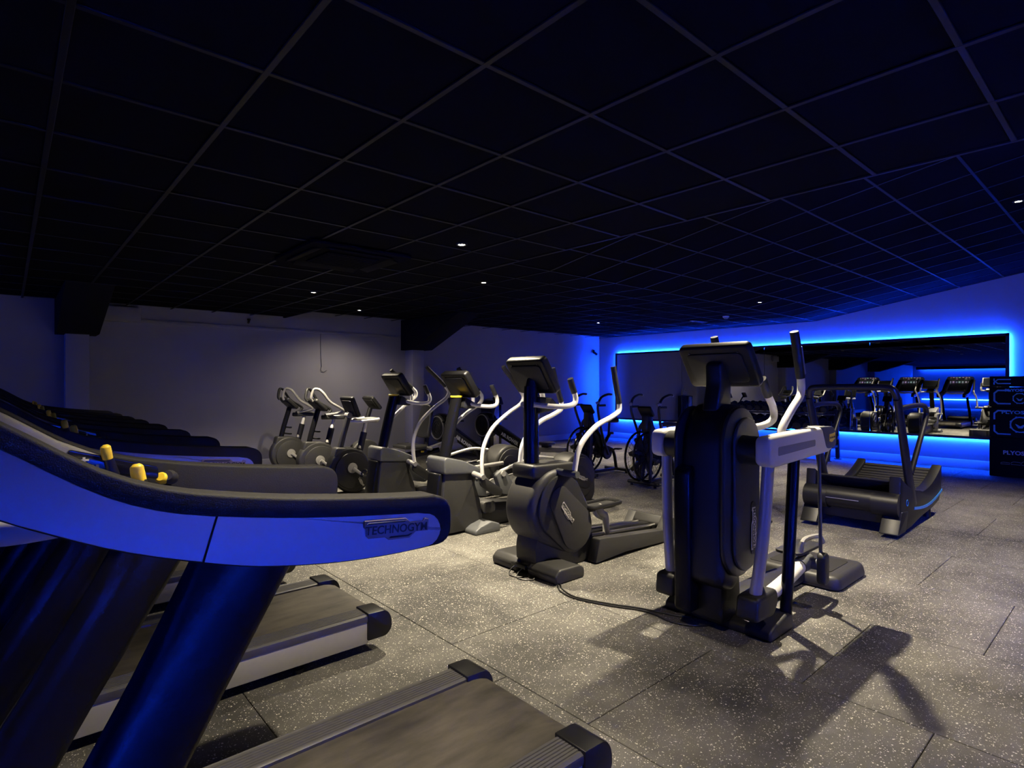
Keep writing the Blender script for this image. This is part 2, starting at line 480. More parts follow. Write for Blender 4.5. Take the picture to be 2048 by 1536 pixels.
# higher ceiling: flat by the side wall, then rising
b = nb(); prism(b, [(YL + .1, ZM + .06), (YFOLD, ZM + .06), (YR, zceil(YR) + .06), (YR, zceil(YR) + .2), (YL + .1, ZM + .35)], XF, XM, 'x')
chi = struct('ceiling_high', b, 'tile', 'high black tiled ceiling that rises away from the side wall')
ang = math.atan(SLOPE)
me2 = ceil_tile_mesh('ceiling_tile', PX - .012, PX - .012, .03, .004)
def place_hi(me, x, y):
    o = bpy.data.objects.new('ceiling_tile', me); col.objects.link(o); o.parent = chi
    o.location = (x, y, zceil(y) + .004 + random.uniform(0, .003))
    if y < YFOLD: o.rotation_euler = (-ang, 0, 0)
ylines = [YFOLD - .6 * math.cos(ang) * k for k in range(0, 8)] + [YFOLD + .6 * k for k in range(1, 10)]
yt = sorted(ylines)
for i in range(0, 14):
    for a, c in zip(yt[:-1], yt[1:]):
        place_hi(me2, XF + .35 + .6 * (i + .5) - .0, (a + c) / 2)
def hibar(y):
    t = nb(); box(t, ((XF + XM) / 2, 0, 0), (XM - XF, .024, .008), bevel=.002, seg=1)
    o = obj('ceiling_bar', t, 'tbar', chi); o.location = (0, y, zceil(y)); o.rotation_euler = (-ang if y < YFOLD - .01 else 0, 0, 0)
for y in yt: hibar(y)
for i in range(0, 15):
    x = XF + .35 + .6 * i
    t = nb(); prism(t, [(YL, ZM - .003), (YFOLD, ZM - .003), (yt[0], zceil(yt[0]) - .003), (yt[0], zceil(yt[0]) + .004), (YFOLD, ZM + .004), (YL, ZM + .004)], x - .012, x + .012, 'x')
    obj('ceiling_bar', t, 'tbar', chi)

# ------------------------------------------------------------------ mirrors with LED halo
def wall_mirror(name, label, w, z0, z1, loc, rz, panes, led):
    """local: lies in the yz plane, faces -x; y from 0 to w"""
    t = thing(name, label, 'mirror', loc, rz)
    d = .055
    for k in range(panes):
        a, c = w * k / panes, w * (k + 1) / panes
        q = nb(); box(q, (-d - .003, (a + c) / 2, (z0 + z1) / 2), (.006, c - a - .004, z1 - z0 - .06), bevel=.0015, seg=1)
        obj('mirror_pane', q, 'mirror', t)
    for a, c, e, f in ((0, w, z0, z0 + .045), (0, w, z1 - .045, z1), (0, .05, z0, z1), (w - .05, w, z0, z1)):
        q = nb(); box(q, (-d - .007, (a + c) / 2, (e + f) / 2), (.028, c - a, f - e), bevel=.003, seg=1)
        obj('mirror_frame', q, 'frame', t)
    q = nb(); box(q, (-.025, w / 2, (z0 + z1) / 2), (.048, w - .16, z1 - z0 - .16)); obj('back_board', q, 'black', t)
    s = .012
    for a, c, e, f in ((.03, w - .03, z0 + .012, z0 + .012 + s), (.03, w - .03, z1 - .012 - s, z1 - .012), (.012, .012 + s, z0 + .03, z1 - .03), (w - .012 - s, w - .012, z0 + .03, z1 - .03)):
        q = nb(); box(q, (-.026, (a + c) / 2, (e + f) / 2), (.012, c - a, f - e)); obj('led_strip', q, led, t)
    return t
wall_mirror('wall_mirror', 'long black framed wall mirror with a blue light halo', 9.78 - 1.6, .52, 2.315, (XM, 1.6, 0), 0, 4, 'led')
wall_mirror('wall_mirror', 'unseen backlit mirror added to light the treadmill row end blue', 4.2, .52, 2.315, (-1.5, YR, 0), R(-90), 4, 'led_near')  # out of view, added to throw blue light on the end treadmill's arm
b = nb(); box(b, (XB + .02, (YL + YR) / 2, .55), (.03, YL - YR - 1, .03)); o = obj('led_strip', b, 'led_back')
tag(o, 'blue light strip along the foot of the far end wall', 'light strip')
t = thing('added_cove', 'added cove with a hidden blue strip for the glow on the far end wall', 'light strip', (XB, (YL + YR) / 2, 2.45))  # added: the fascia hides the strip so only its glow shows
b = nb(); box(b, (.12, 0, .06), (.03, YL - YR - .4, .16), bevel=.004); obj('fascia', b, 'beam', t)
b = nb(); box(b, (.05, 0, .06), (.03, YL - YR - 1, .03)); obj('led_strip', b, 'led_back', t)
b = nb(); box(b, (.065, 0, .15), (.13, YL - YR - .4, .02)); obj('cove_top', b, 'beam', t)

# ------------------------------------------------------------------ ceiling fittings
def downlight(x, y, z, label, power=SPOT_W, tilt=0.0, angle=96):
    t = thing('downlight', label, 'downlight', (x, y, z), 0, 'recessed ceiling downlights')
    q = nb(); lathe(q, [(.030, .004), (.030, -.004), (.034, -.009), (.046, -.008), (.050, -.002), (.050, .004)], n=28); obj('trim_ring', q, 'char', t)
    q = nb(); lathe(q, [(.001, -.0045), (.028, -.0045), (.030, .003), (.001, .003)], n=24); obj('lens', q, 'lamp', t)
    d = bpy.data.lights.new('downlight_lamp', 'SPOT'); d.energy = power; d.color = WARM; d.spot_size = R(angle); d.spot_blend = 1.0
    d.shadow_soft_size = .03
    o = bpy.data.objects.new('downlight_lamp', d); col.objects.link(o); o.parent = t; o.location = (0, 0, -.03)
    return t
LIGHTS = [
    (2.92, 3.95, ZL, 'lit downlight beside the ceiling air conditioner'),
    (2.98, 7.26, ZL, 'lit downlight above the exercise bikes'),
    (4.58, 5.72, None, 'lit downlight above the second and third ellipticals'),
    (4.63, 9.28, None, 'lit downlight close to the grey side wall'),
    (4.28, 2.17, None, 'lit downlight hidden behind the ceiling step'),
    (9.35, 7.80, None, 'lit downlight in front of the dark corner of the mirror wall'),
    (9.30, 4.33, None, 'lit downlight beside the smoke alarm'),
    (7.93, 0.95, None, 'lit downlight on the steep part of the ceiling'),
    (1.00, 1.42, ZL, 'lit downlight above the open end of the treadmill row'),
    (4.45, -0.35, None, 'lit downlight over the floor beside the cardio trainer'),
    (-3.0, 5.0, ZL, 'lit downlight behind the treadmill consoles'),
]
PW = {(4.63, 9.28): .13, (4.45, -0.35): .36, (1.00, 1.42): .5, (2.98, 7.26): 1.15, (4.28, 2.17): 1.9, (-3.0, 5.0): 1.5, (2.92, 3.95): 1.55}     # lamps of unequal wattage
for x, y, z, lb in LIGHTS:
    downlight(x, y, zceil(y) if z is None else z, lb, SPOT_W * PW.get((x, y), 1.0), angle={(4.63, 9.28): 150, (2.98, 7.26): 124}.get((x, y), 96))

# air conditioning cassette
t = thing('air_conditioner', 'square black ceiling air conditioner cassette with four slots', 'air conditioner', (2.35, 5.05, ZL - .006))
b = nb(); prism(b, rrect(0, 0, .95, .95, .04), -.03, .0, 'z', bevel=.012); obj('panel', b, 'tile', t)
b = nb(); box(b, (0, 0, -.036), (.5, .5, .02), bevel=.006); g = obj('grille', b, 'tile', t)
for k in range(8):
    b = nb(); box(b, (0, -.21 + .06 * k, -.048), (.46, .012, .006)); obj('slat', b, 'beam', g)
for k in range(4):
    a = R(90 * k)
    q = nb(); box(q, (0, 0, 0), (.09, .62, .012), bevel=.004, rot=Matrix.Rotation(R(14), 3, 'Y'))
    o = obj('louvre', q, 'beam', t); o.location = (.37 * math.cos(a), .37 * math.sin(a), -.036); o.rotation_euler = (0, 0, a)
t = thing('smoke_alarm', 'white round smoke alarm on the black ceiling', 'smoke alarm', (10.3, 5.45, ZM))
b = nb(); lathe(b, [(.06, 0), (.06, -.02), (.05, -.028), (.001, -.028)], n=24); obj('base', b, 'white', t)
b = nb(); lathe(b, [(.042, -.028), (.042, -.04), (.03, -.055), (.001, -.058)], n=24); obj('chamber', b, 'mid', t)
t = thing('ceiling_vent', 'small white tipped ceiling vent bar beside the smoke alarm', 'vent', (10.6, 6.2, ZM))
b = nb(); box(b, (0, 0, -.012), (.5, .14, .02), bevel=.004); obj('vent_body', b, 'black', t)
b = nb(); box(b, (-.2, .02, -.024), (.1, .06, .006), bevel=.002); obj('vent_tab', b, 'white', t)
# cctv in the corner
t = thing('security_camera', 'small black security camera high in the blue corner', 'security camera', (XM - .28, YL - .02, 2.33))
b = nb(); box(b, (0, -.02, .05), (.05, .04, .1), bevel=.008); obj('bracket', b, 'black', t)
b = nb(); cyl(b, (0, -.04, .02), (-.06, -.16, -.03), .035, 16); o = obj('camera_body', b, 'black', t)
b = nb(); cyl(b, (-.058, -.155, -.028), (-.063, -.166, -.033), .022, 14); obj('lens', b, 'screen', o)
t = thing('wall_sensor', 'tiny black sensor under the ceiling on the grey wall', 'sensor', (3.12, YL - .005, 2.58))
b = nb(); box(b, (0, -.02, 0), (.05, .04, .03), bevel=.006); obj('bracket', b, 'black', t)
b = nb(); cyl(b, (0, -.03, -.01), (-.03, -.09, -.06), .02, 12); obj('sensor_head', b, 'char', t)
b = nb(); tube(b, [(4.4, YL - .012, 2.42), (4.4, YL - .014, 2.2), (4.405, YL - .012, 2.0), (4.42, YL - .013, 1.80)], .0035, n=6)
tube(b, [(4.42, YL - .013, 1.80), (4.40, YL - .02, 1.74), (4.45, YL - .02, 1.70), (4.52, YL - .015, 1.73)], .0035, n=6)
tag(obj('hanging_cord', b, 'grey'), 'thin grey cord hanging down the grey side wall', 'cord')

# ------------------------------------------------------------------ treadmills
TOP = [(-.46, 1.66), (-.3, 1.565), (-.15, 1.475), (-.01, 1.388), (.06, 1.338), (.13, 1.292), (.21, 1.255), (.31, 1.228), (.5, 1.195), (.76, 1.165), (.94, 1.152)]
BOT = [(-.46, 1.46), (-.3, 1.39), (-.15, 1.305), (-.01, 1.222), (.06, 1.185), (.13, 1.15), (.21, 1.118), (.3, 1.088), (.39, 1.062), (.5, 1.042), (.62, 1.028), (.76, 1.022), (.94, 1.024)]
def interp(arr, x):
    for (a, c), (d, e) in zip(arr[:-1], arr[1:]):
        if a <= x <= d: return c + (e - c) * (x - a) / (d - a)
    return arr[0][1] if x < arr[0][0] else arr[-1][1]
TOPS = [tuple(v)[:2] for v in catmull([(a, c, 0) for a, c in TOP], 3)]
BOTS = [tuple(v)[:2] for v in catmull([(a, c, 0) for a, c in BOT], 3)]
def band(x0, x1, dt, db, r_end=0.0, n=22, slant=0.0):
    up, dn = [], []
    for i in range(n + 1):
        x = x0 + (x1 - x0) * i / n
        up.append((x, interp(TOPS, x) - dt)); 
        xb = x - (slant if i == n else 0) 
        dn.append((x, interp(BOTS, x) + db))
    if slant:
        up[-1] = (x1 + slant, interp(TOPS, x1 + slant) - dt)
    if r_end:
        up = [p for p in up if p[0] < x1 - r_end]; dn = [p for p in dn if p[0] < x1 - r_end * .8]
        zt, zb = interp(TOPS, x1) - dt, interp(BOTS, x1) + db
        up += circ(x1 - r_end, zt - r_end, r_end, 5, 88, 0)
        dn += [(x1 - r_end * .8 + r_end * .8 * math.sin(R(a)), zb + r_end * .8 - r_end * .8 * math.cos(R(a))) for a in (2, 22, 45, 68, 90)]
    return up + list(reversed(dn))
def make_treadmill():
    t = thing('treadmill', 'x', 'treadmill', (0, 0, 0), 0, 'row of treadmills')
    for s in (-1, 1):
        # skirts, foot rails, caps
        q = nb(); lo, hi = sorted((s * .365, s * .385))
        prism(q, fillet([(-.75, .055), (1.46, .055), (1.46, .172), (-.75, .172)], .012), lo, hi, 'y', bevel=.004)
        obj('side_skirt', q, 'silver', t)
        q = nb()
        prof = [(s * .262, .17), (s * .262, .207)]
        for k in range(7):
            y = .270 + k * .0145
            prof += [(s * y, .2115), (s * (y + .009), .2115), (s * (y + .0105), .2085), (s * (y + .013), .2085)]
        prof += [(s * .378, .2115), (s * .39, .204), (s * .393, .19), (s * .39, .172)]
        prism(q, prof, -.62, 1.47, 'x')
        obj('foot_rail', q, 'rail', t)
        q = nb(); lo, hi = sorted((s * .255, s * .40))
        prism(q, fillet([(1.45, .075), (1.56, .075), (1.595, .11), (1.59, .175), (1.56, .216), (1.45, .220)], [.005, .02, .03, .03, .03, .005]), lo, hi, 'y', bevel=.012)
        obj('rear_cap', q, 'black', t)
        q = nb(); lo, hi = sorted((s * .33, s * .352)); box(q, (.4, s * .34, .085), (2.1, .02, .09)); obj('inner_frame', q, 'black', t)
        for x in (-.5, 1.1):
            q = nb(); cyl(q, (x, s * .33, 0.0), (x, s * .33, .02), .028, 16); cyl(q, (x, s * .33, .02), (x, s * .33, .08), .01, 10)
            obj('levelling_foot', q, 'black', t)
        # column: oval section, leaning back
        q = nb(); tube(q, [(-.16, s * .365, .10), (-.05, s * .367, .30), (.10, s * .366, .56), (.26, s * .355, .84), (.40, s * .352, 1.10)], [.105, .095, .09, .093, .105], r2=[.05, .045, .042, .038, .028], n=20)
        obj('column', q, 'column', t)
        # arm
        lo, hi = sorted((s * .315, s * .395))
        q = nb(); prism(q, band(-.44, .905, 0, 0, .05, 26), lo, hi, 'y', bevel=.022, seg=3)
        arm = obj('arm', q, 'soft', t)
        lo, hi = sorted((s * .385, s * .3962))
        q = nb(); prism(q, band(-.42, .293, .044, .004, 0, 18, .025), lo, hi, 'y', bevel=.001, seg=1); obj('arm_panel', q, 'panel', arm)
        up = band(.297, .868, .044, .004, .05, 16)
        up[0] = (.322, interp(TOPS, .322) - .044)
        q = nb(); prism(q, up, lo, hi, 'y', bevel=.001, seg=1); rp = obj('arm_panel', q, 'panel', arm)
        if s < 0:
            zc = (interp(TOPS, .72) + interp(BOTS, .72)) / 2 - .008
            logo(arm, (.735, -.3965, zc), (1, 0, -.085), (0.085, 0, 1), .185, 'badge_dark')
        else:
            zc = (interp(TOPS, .72) + interp(BOTS, .72)) / 2 - .008
            logo(arm, (.735, .3965, zc), (-1, 0, .085), (.085, 0, 1), .185, 'badge_dark')
        # inner control pod with toggles
        lo, hi = sorted((s * .27, s * .32))
        q = nb(); prism(q, [(x, interp(TOPS, x) - .01) for x in (-.4, -.2, 0, .1, .2, .28)] + [(x, interp(BOTS, x) + .035) for x in (.28, .2, .1, 0, -.2, -.4)], lo, hi, 'y', bevel=.012)
        obj('inner_cover', q, 'mid', arm)
        q = nb()
        mt = basis((1, 0, -.32), (0, s * .5, 1) if False else (.32, 0, 1), (0, 0, 0))
        prism(q, fillet([(.12, 1.278), (.33, 1.212), (.33, 1.175), (.12, 1.225)], .01), *sorted((s * .262, s * .275)), 'y', bevel=.003)
        pod = obj('control_panel', q, 'gloss', t)
        q = nb(); box(q, (.155, s * .2605, 1.246), (.022, .002, .005)); box(q, (.155, s * .2605, 1.246), (.006, .002, .016)); box(q, (.185, s * .2605, 1.222), (.006, .002, .02)); box(q, (.17, s * .2605, 1.228), (.014, .002, .008)); box(q, (.29, s * .2605, 1.205), (.006, .002, .012))
        obj('icon', q, 'print', pod)
        q = nb(); tube(q, [(.222, s * .27, 1.199), (.214, s * .262, 1.229), (.207, s * .256, 1.254)], [.017, .013, .011], n=12); obj('toggle_stalk', q, 'black', pod)
        q = nb(); tube(q, [(.208, s * .257, 1.246), (.204, s * .254, 1.264), (.202, s * .253, 1.279), (.201, s * .2525, 1.285)], [.0125, .0135, .0125, .006], n=12); obj('toggle', q, 'yellow', pod)
        q = nb(); tube(q, [(.37, s * .305, 1.17), (.36, s * .278, 1.178), (.352, s * .262, 1.184)], [.02, .02, .014], n=14); lv = obj('lever', q, 'char', pod)
        q = nb(); tube(q, [(.345, s * .285, 1.172), (.338, s * .268, 1.178), (.334, s * .262, 1.182)], [.017, .017, .012], n=14); obj('lever_face', q, 'yellow', lv)
    # deck
    q = nb(); prism(q, fillet([(-.68, .185), (-.68, .198), (1.50, .198), (1.565, .175), (1.58, .14), (1.565, .105), (1.50, .085), (1.47, .085), (1.47, .185)], [.002, .002, .04, .03, .03, .03, .02, .002, .002]), -.26, .26, 'y')
    obj('belt', q, 'belt', t)
    q = nb(); box(q, (.4, 0, .15), (2.1, .66, .06)); obj('deck', q, 'black', t)
    q = nb(); prism(q, fillet([(-1.05, .03), (-.55, .06), (-.55, .25), (-.75, .33), (-1.0, .26)], .05), -.40, .40, 'y', bevel=.03, seg=3); obj('motor_hood', q, 'dark', t)
    # grab bar between the arms, console
    q = nb(); tube(q, [(.20, -.31, 1.225), (.14, -.26, 1.19), (-.02, -.15, 1.16), (-.06, 0, 1.17), (-.02, .15, 1.16), (.14, .26, 1.19), (.20, .31, 1.225)], .029, n=14)
    obj('grab_bar', q, 'white', t)
    rot = Matrix.Rotation(R(-22), 3, 'Y')
    q = nb(); prism(q, rrect(0, 0, .80, .40, .10, 6), -.05, .03, 'x', bevel=.02, seg=3)
    bmesh.ops.transform(q, matrix=Matrix.Translation((-.50, 0, 1.56)) @ rot.to_4x4(), verts=q.verts)
    c = obj('console', q, 'white', t)
    q = nb(); prism(q, rrect(0, .02, .56, .30, .03, 4), .028, .034, 'x', bevel=.002, seg=1)
    bmesh.ops.transform(q, matrix=Matrix.Translation((-.50, 0, 1.56)) @ rot.to_4x4(), verts=q.verts)
    obj('screen', q, 'lit', c)
    q = nb(); prism(q, fillet([(-.50, 1.36), (-.05, 1.20), (.02, 1.26), (-.1, 1.33), (-.44, 1.50)], .03), -.31, .31, 'y', bevel=.015); obj('console_tray', q, 'grey', t)
    return t
tm = make_treadmill()
TMY = [1.665, 3.20, 4.60, 6.05, 7.50]
TML = ['treadmill at the open end of the row, its outer arm lit bright blue',
       'second treadmill of the row, next to the one lit bright blue',
       'third treadmill, in the middle of the row of five',
       'fourth treadmill of the row, one away from the grey wall end',
       'treadmill at the grey wall end of the row']
for i, y in enumerate(TMY):
    o = tm if i == 0 else dup(tm)
    o.location = (0, y, 0); o['label'] = TML[i]

# ------------------------------------------------------------------ shared pieces of the cardio machines
def console_box(t, c, w, h, d, tilt, lit='screen', back='black', rimw=.018):
    rot = Matrix.Translation(c) @ Matrix.Rotation(R(-tilt), 4, 'Y')
    q = nb(); prism(q, rrect(0, 0, w, h, .03, 4), -d * .55, d * .45, 'x', bevel=.016, seg=3); q.transform(rot); cs = obj('console', q, back, t)
    q = nb(); prism(q, rrect(0, 0, w * .78, h * .7, .03, 4), -d * .55 - .012, -d * .5, 'x', bevel=.008); q.transform(rot); obj('back_cover', q, 'dark', cs)
    q = nb(); prism(q, rrect(0, .01, w * .84, h * .74, .012, 3), d * .44, d * .45 + .004, 'x', bevel=.001, seg=1); q.transform(rot); obj('screen', q, lit, cs)
    for s in (-1, 1):
        q = nb(); cyl(q, (-d * .55 - .004, s * w * .34, h * .36), (-d * .55 + .01, s * w * .34, h * .36), .006, 8); q.transform(rot); obj('screw', q, 'grey', cs)
    return cs
def grip_tube(t, name, pts, r, grip_pts, gm='dark', tm_='white', strip=True):
    q = nb(); tube(q, pts, r, n=14); a = obj(name, q, tm_, t)
    q = nb(); tube(q, grip_pts, [r * 1.16, r * 1.18, r * 1.18, r * 1.1], n=14); g = obj('grip', q, gm, a)
    return a

# ------------------------------------------------------------------ elliptical with the big front disc (and its copies of parts)
def make_synchro(label):
    t = thing('elliptical_trainer', label, 'elliptical', (3.15, 3.22, 0), 0, 'elliptical trainers in a row')
    ox = 3.15
    S = lambda pts: [(a - ox, c) for a, c in pts]
    for s in (-1, 1):
        q = nb(); lo, hi = sorted((s * .06, s * .36))
        prism(q, fillet(S([(2.96, 0.0), (3.27, 0.0), (3.27, .07), (3.22, .10), (3.0, .105), (2.95, .06)]), .02), lo, hi, 'y', bevel=.02, seg=3)
        obj('front_foot', q, 'char', t)
    # shroud: neck and drum
    q = nb(); prism(q, fillet(S([(3.00, .0), (3.62, .0), (3.66, .22), (3.50, .35), (3.02, .35), (2.985, .2)]), .04), -.115, .115, 'y', bevel=.02); obj('lower_shroud', q, 'char', t)
    q = nb(); prism(q, S(hull2((3.20, .50), .30, (3.36, .36), .24)), -.155, .155, 'y', bevel=.05, seg=4); obj('drum', q, 'char', t)
    for s in (-1, 1):
        lo, hi = sorted((s * .15, s * .178))
        q = nb(); prism(q, S(hull2((3.215, .51), .245, (3.36, .33), .205)), lo, hi, 'y', bevel=.012); d = obj('side_disc', q, 'dark', t)
        lo, hi = sorted((s * .176, s * .192))
        q = nb(); prism(q, S(hull2((3.19, .56), .11, (3.375, .32), .175)), lo, hi, 'y', bevel=.008); obj('crank_cover', q, 'char', d)
        ax = Vector((.62, 0, -.78)) * (1 if s < 0 else -1)
        up = Vector((.78, 0, .62))
        logo(d, ((3.255 - ox), s * .193, .455), tuple(ax), tuple(up), .20)
        # swing arm and its pivot
        A = [(3.22, .80), (3.255, .93), (3.33, 1.03), (3.48, 1.13), (3.66, 1.19), (3.755, 1.235), (3.765, 1.30), (3.73, 1.42), (3.685, 1.60)]
        dx = 0 if s < 0 else -.10
        P3 = [(a - ox + dx * (c - .7), s * .30, c) for a, c in A]
        q = nb(); cyl(q, (3.21 - ox, s * .13, .775), (3.21 - ox, s * .34, .775), .026, 18); pv = obj('arm_pivot', q, 'grey', t)
        grip_tube(t, 'swing_arm', P3[:7], .021, P3[6:])
        # fixed handlebar
        Hb = [(3.02, .06, 1.30), (3.14, .14, 1.285), (3.26, .18, 1.285), (3.345, .185, 1.305), (3.36, .185, 1.35), (3.34, .185, 1.40)]
        Gb = [(3.345, .185, 1.39), (3.32, .185, 1.44), (3.30, .185, 1.49), (3.295, .185, 1.50)]
        grip_tube(t, 'handlebar', [(a - ox, s * y, z) for a, y, z in Hb], .021, [(a - ox, s * y, z) for a, y, z in Gb])
        # base rail
        lo, hi = sorted((s * .14, s * .235))
        q = nb(); prism(q, fillet(S([(3.55, .01), (3.95, .03), (4.74, .0), (4.70, .20), (4.60, .225), (4.52, .12), (4.05, .16), (3.6, .20)]), .015), lo, hi, 'y', bevel=.012)
        obj('base_rail', q, 'char', t)
        # pedal with its rim and support
        px, pz = (3.72, .455) if s < 0 else (3.98, .36)
        q = nb(); prism(q, rrect(px - ox, s * .13, .40, .17, .05, 5), pz - .02, pz - .005, 'z', bevel=.004); pd = obj('pedal', q, 'dark', t)
        q = nb()
        rim = [(a, c, pz) for a, c in rrect(px - ox, s * .13, .40, .17, .05, 5)]
        tube(q, rim, .017, n=8, smooth=False, closed=True); obj('pedal_rim', q, 'black', pd)
        q = nb(); tube(q, [(px - ox - .02, s * .13, pz - .02), (px - ox + .02, s * .13, pz - .08), (px - ox + .10, s * .11, pz - .13), (px - ox + .12, s * .1, .17)], [.035, .03, .028, .028], n=12); obj('pedal_link', q, 'mid', pd)
    q = nb(); prism(q, fillet(S([(2.955, .735), (3.22, .70), (3.46, .73), (3.47, .80), (3.40, .835), (2.955, .845)]), .03), -.125, .125, 'y', bevel=.035, seg=3); obj('collar', q, 'dark', t)
    q = nb(); tube(q, [(3.055 - ox, 0, .80), (3.05 - ox, 0, 1.1), (3.055 - ox, 0, 1.44)], .06, r2=.06, n=22); cm = obj('column', q, 'column', t)
    q = nb(); prism(q, fillet(S([(3.06, 1.23), (3.22, 1.25), (3.26, 1.30), (3.20, 1.35), (3.06, 1.36)]), .02), -.09, .09, 'y', bevel=.02); obj('handlebar_bracket', q, 'black', t)
    console_box(t, (3.07 - ox, 0, 1.53), .42, .31, .07, 33)
    q = nb(); tube(q, [(3.06 - ox, 0, 1.4), (3.075 - ox, 0, 1.52)], [.058, .045], n=16, smooth=False); obj('console_neck', q, 'black', t)
    # rear: cross block and centre cover
    q = nb(); prism(q, fillet(S([(4.60, .01), (4.74, .0), (4.70, .20), (4.60, .225), (4.56, .15)]), .015), -.15, .15, 'y', bevel=.01); obj('rear_block', q, 'char', t)
    q = nb(); prism(q, fillet(S([(3.6, .05), (4.58, .04), (4.56, .15), (4.2, .19), (3.62, .21)]), .03), -.05, .05, 'y', bevel=.02); obj('centre_beam', q, 'black', t)
    for s in (-1, 1):
        q = nb(); cyl(q, (3.62 - ox, s * .095, .20), (4.56 - ox, s * .095, .135), .014, 12); obj('guide_rod', q, 'chrome', t)
    # power socket box at the front foot
    q = nb(); box(q, (2.945 - ox, .02, .065), (.03, .16, .03), bevel=.004); sk = obj('socket_box', q, 'black', t)
    for k, y in enumerate((.06, -.03)):
        q = nb(); tube(q, [(2.935 - ox, y, .055), (2.90 - ox, y + .01, .03), (2.86 - ox, y - .02, .008), (2.87 - ox, y - .09, .006), (2.92 - ox, y - .13, .006), (2.96 - ox, y - .10, .02)], .0045, n=6); obj('lead', q, 'cable', sk)
    return t
make_synchro('charcoal elliptical with a logo disc at its front and tall swing arms')

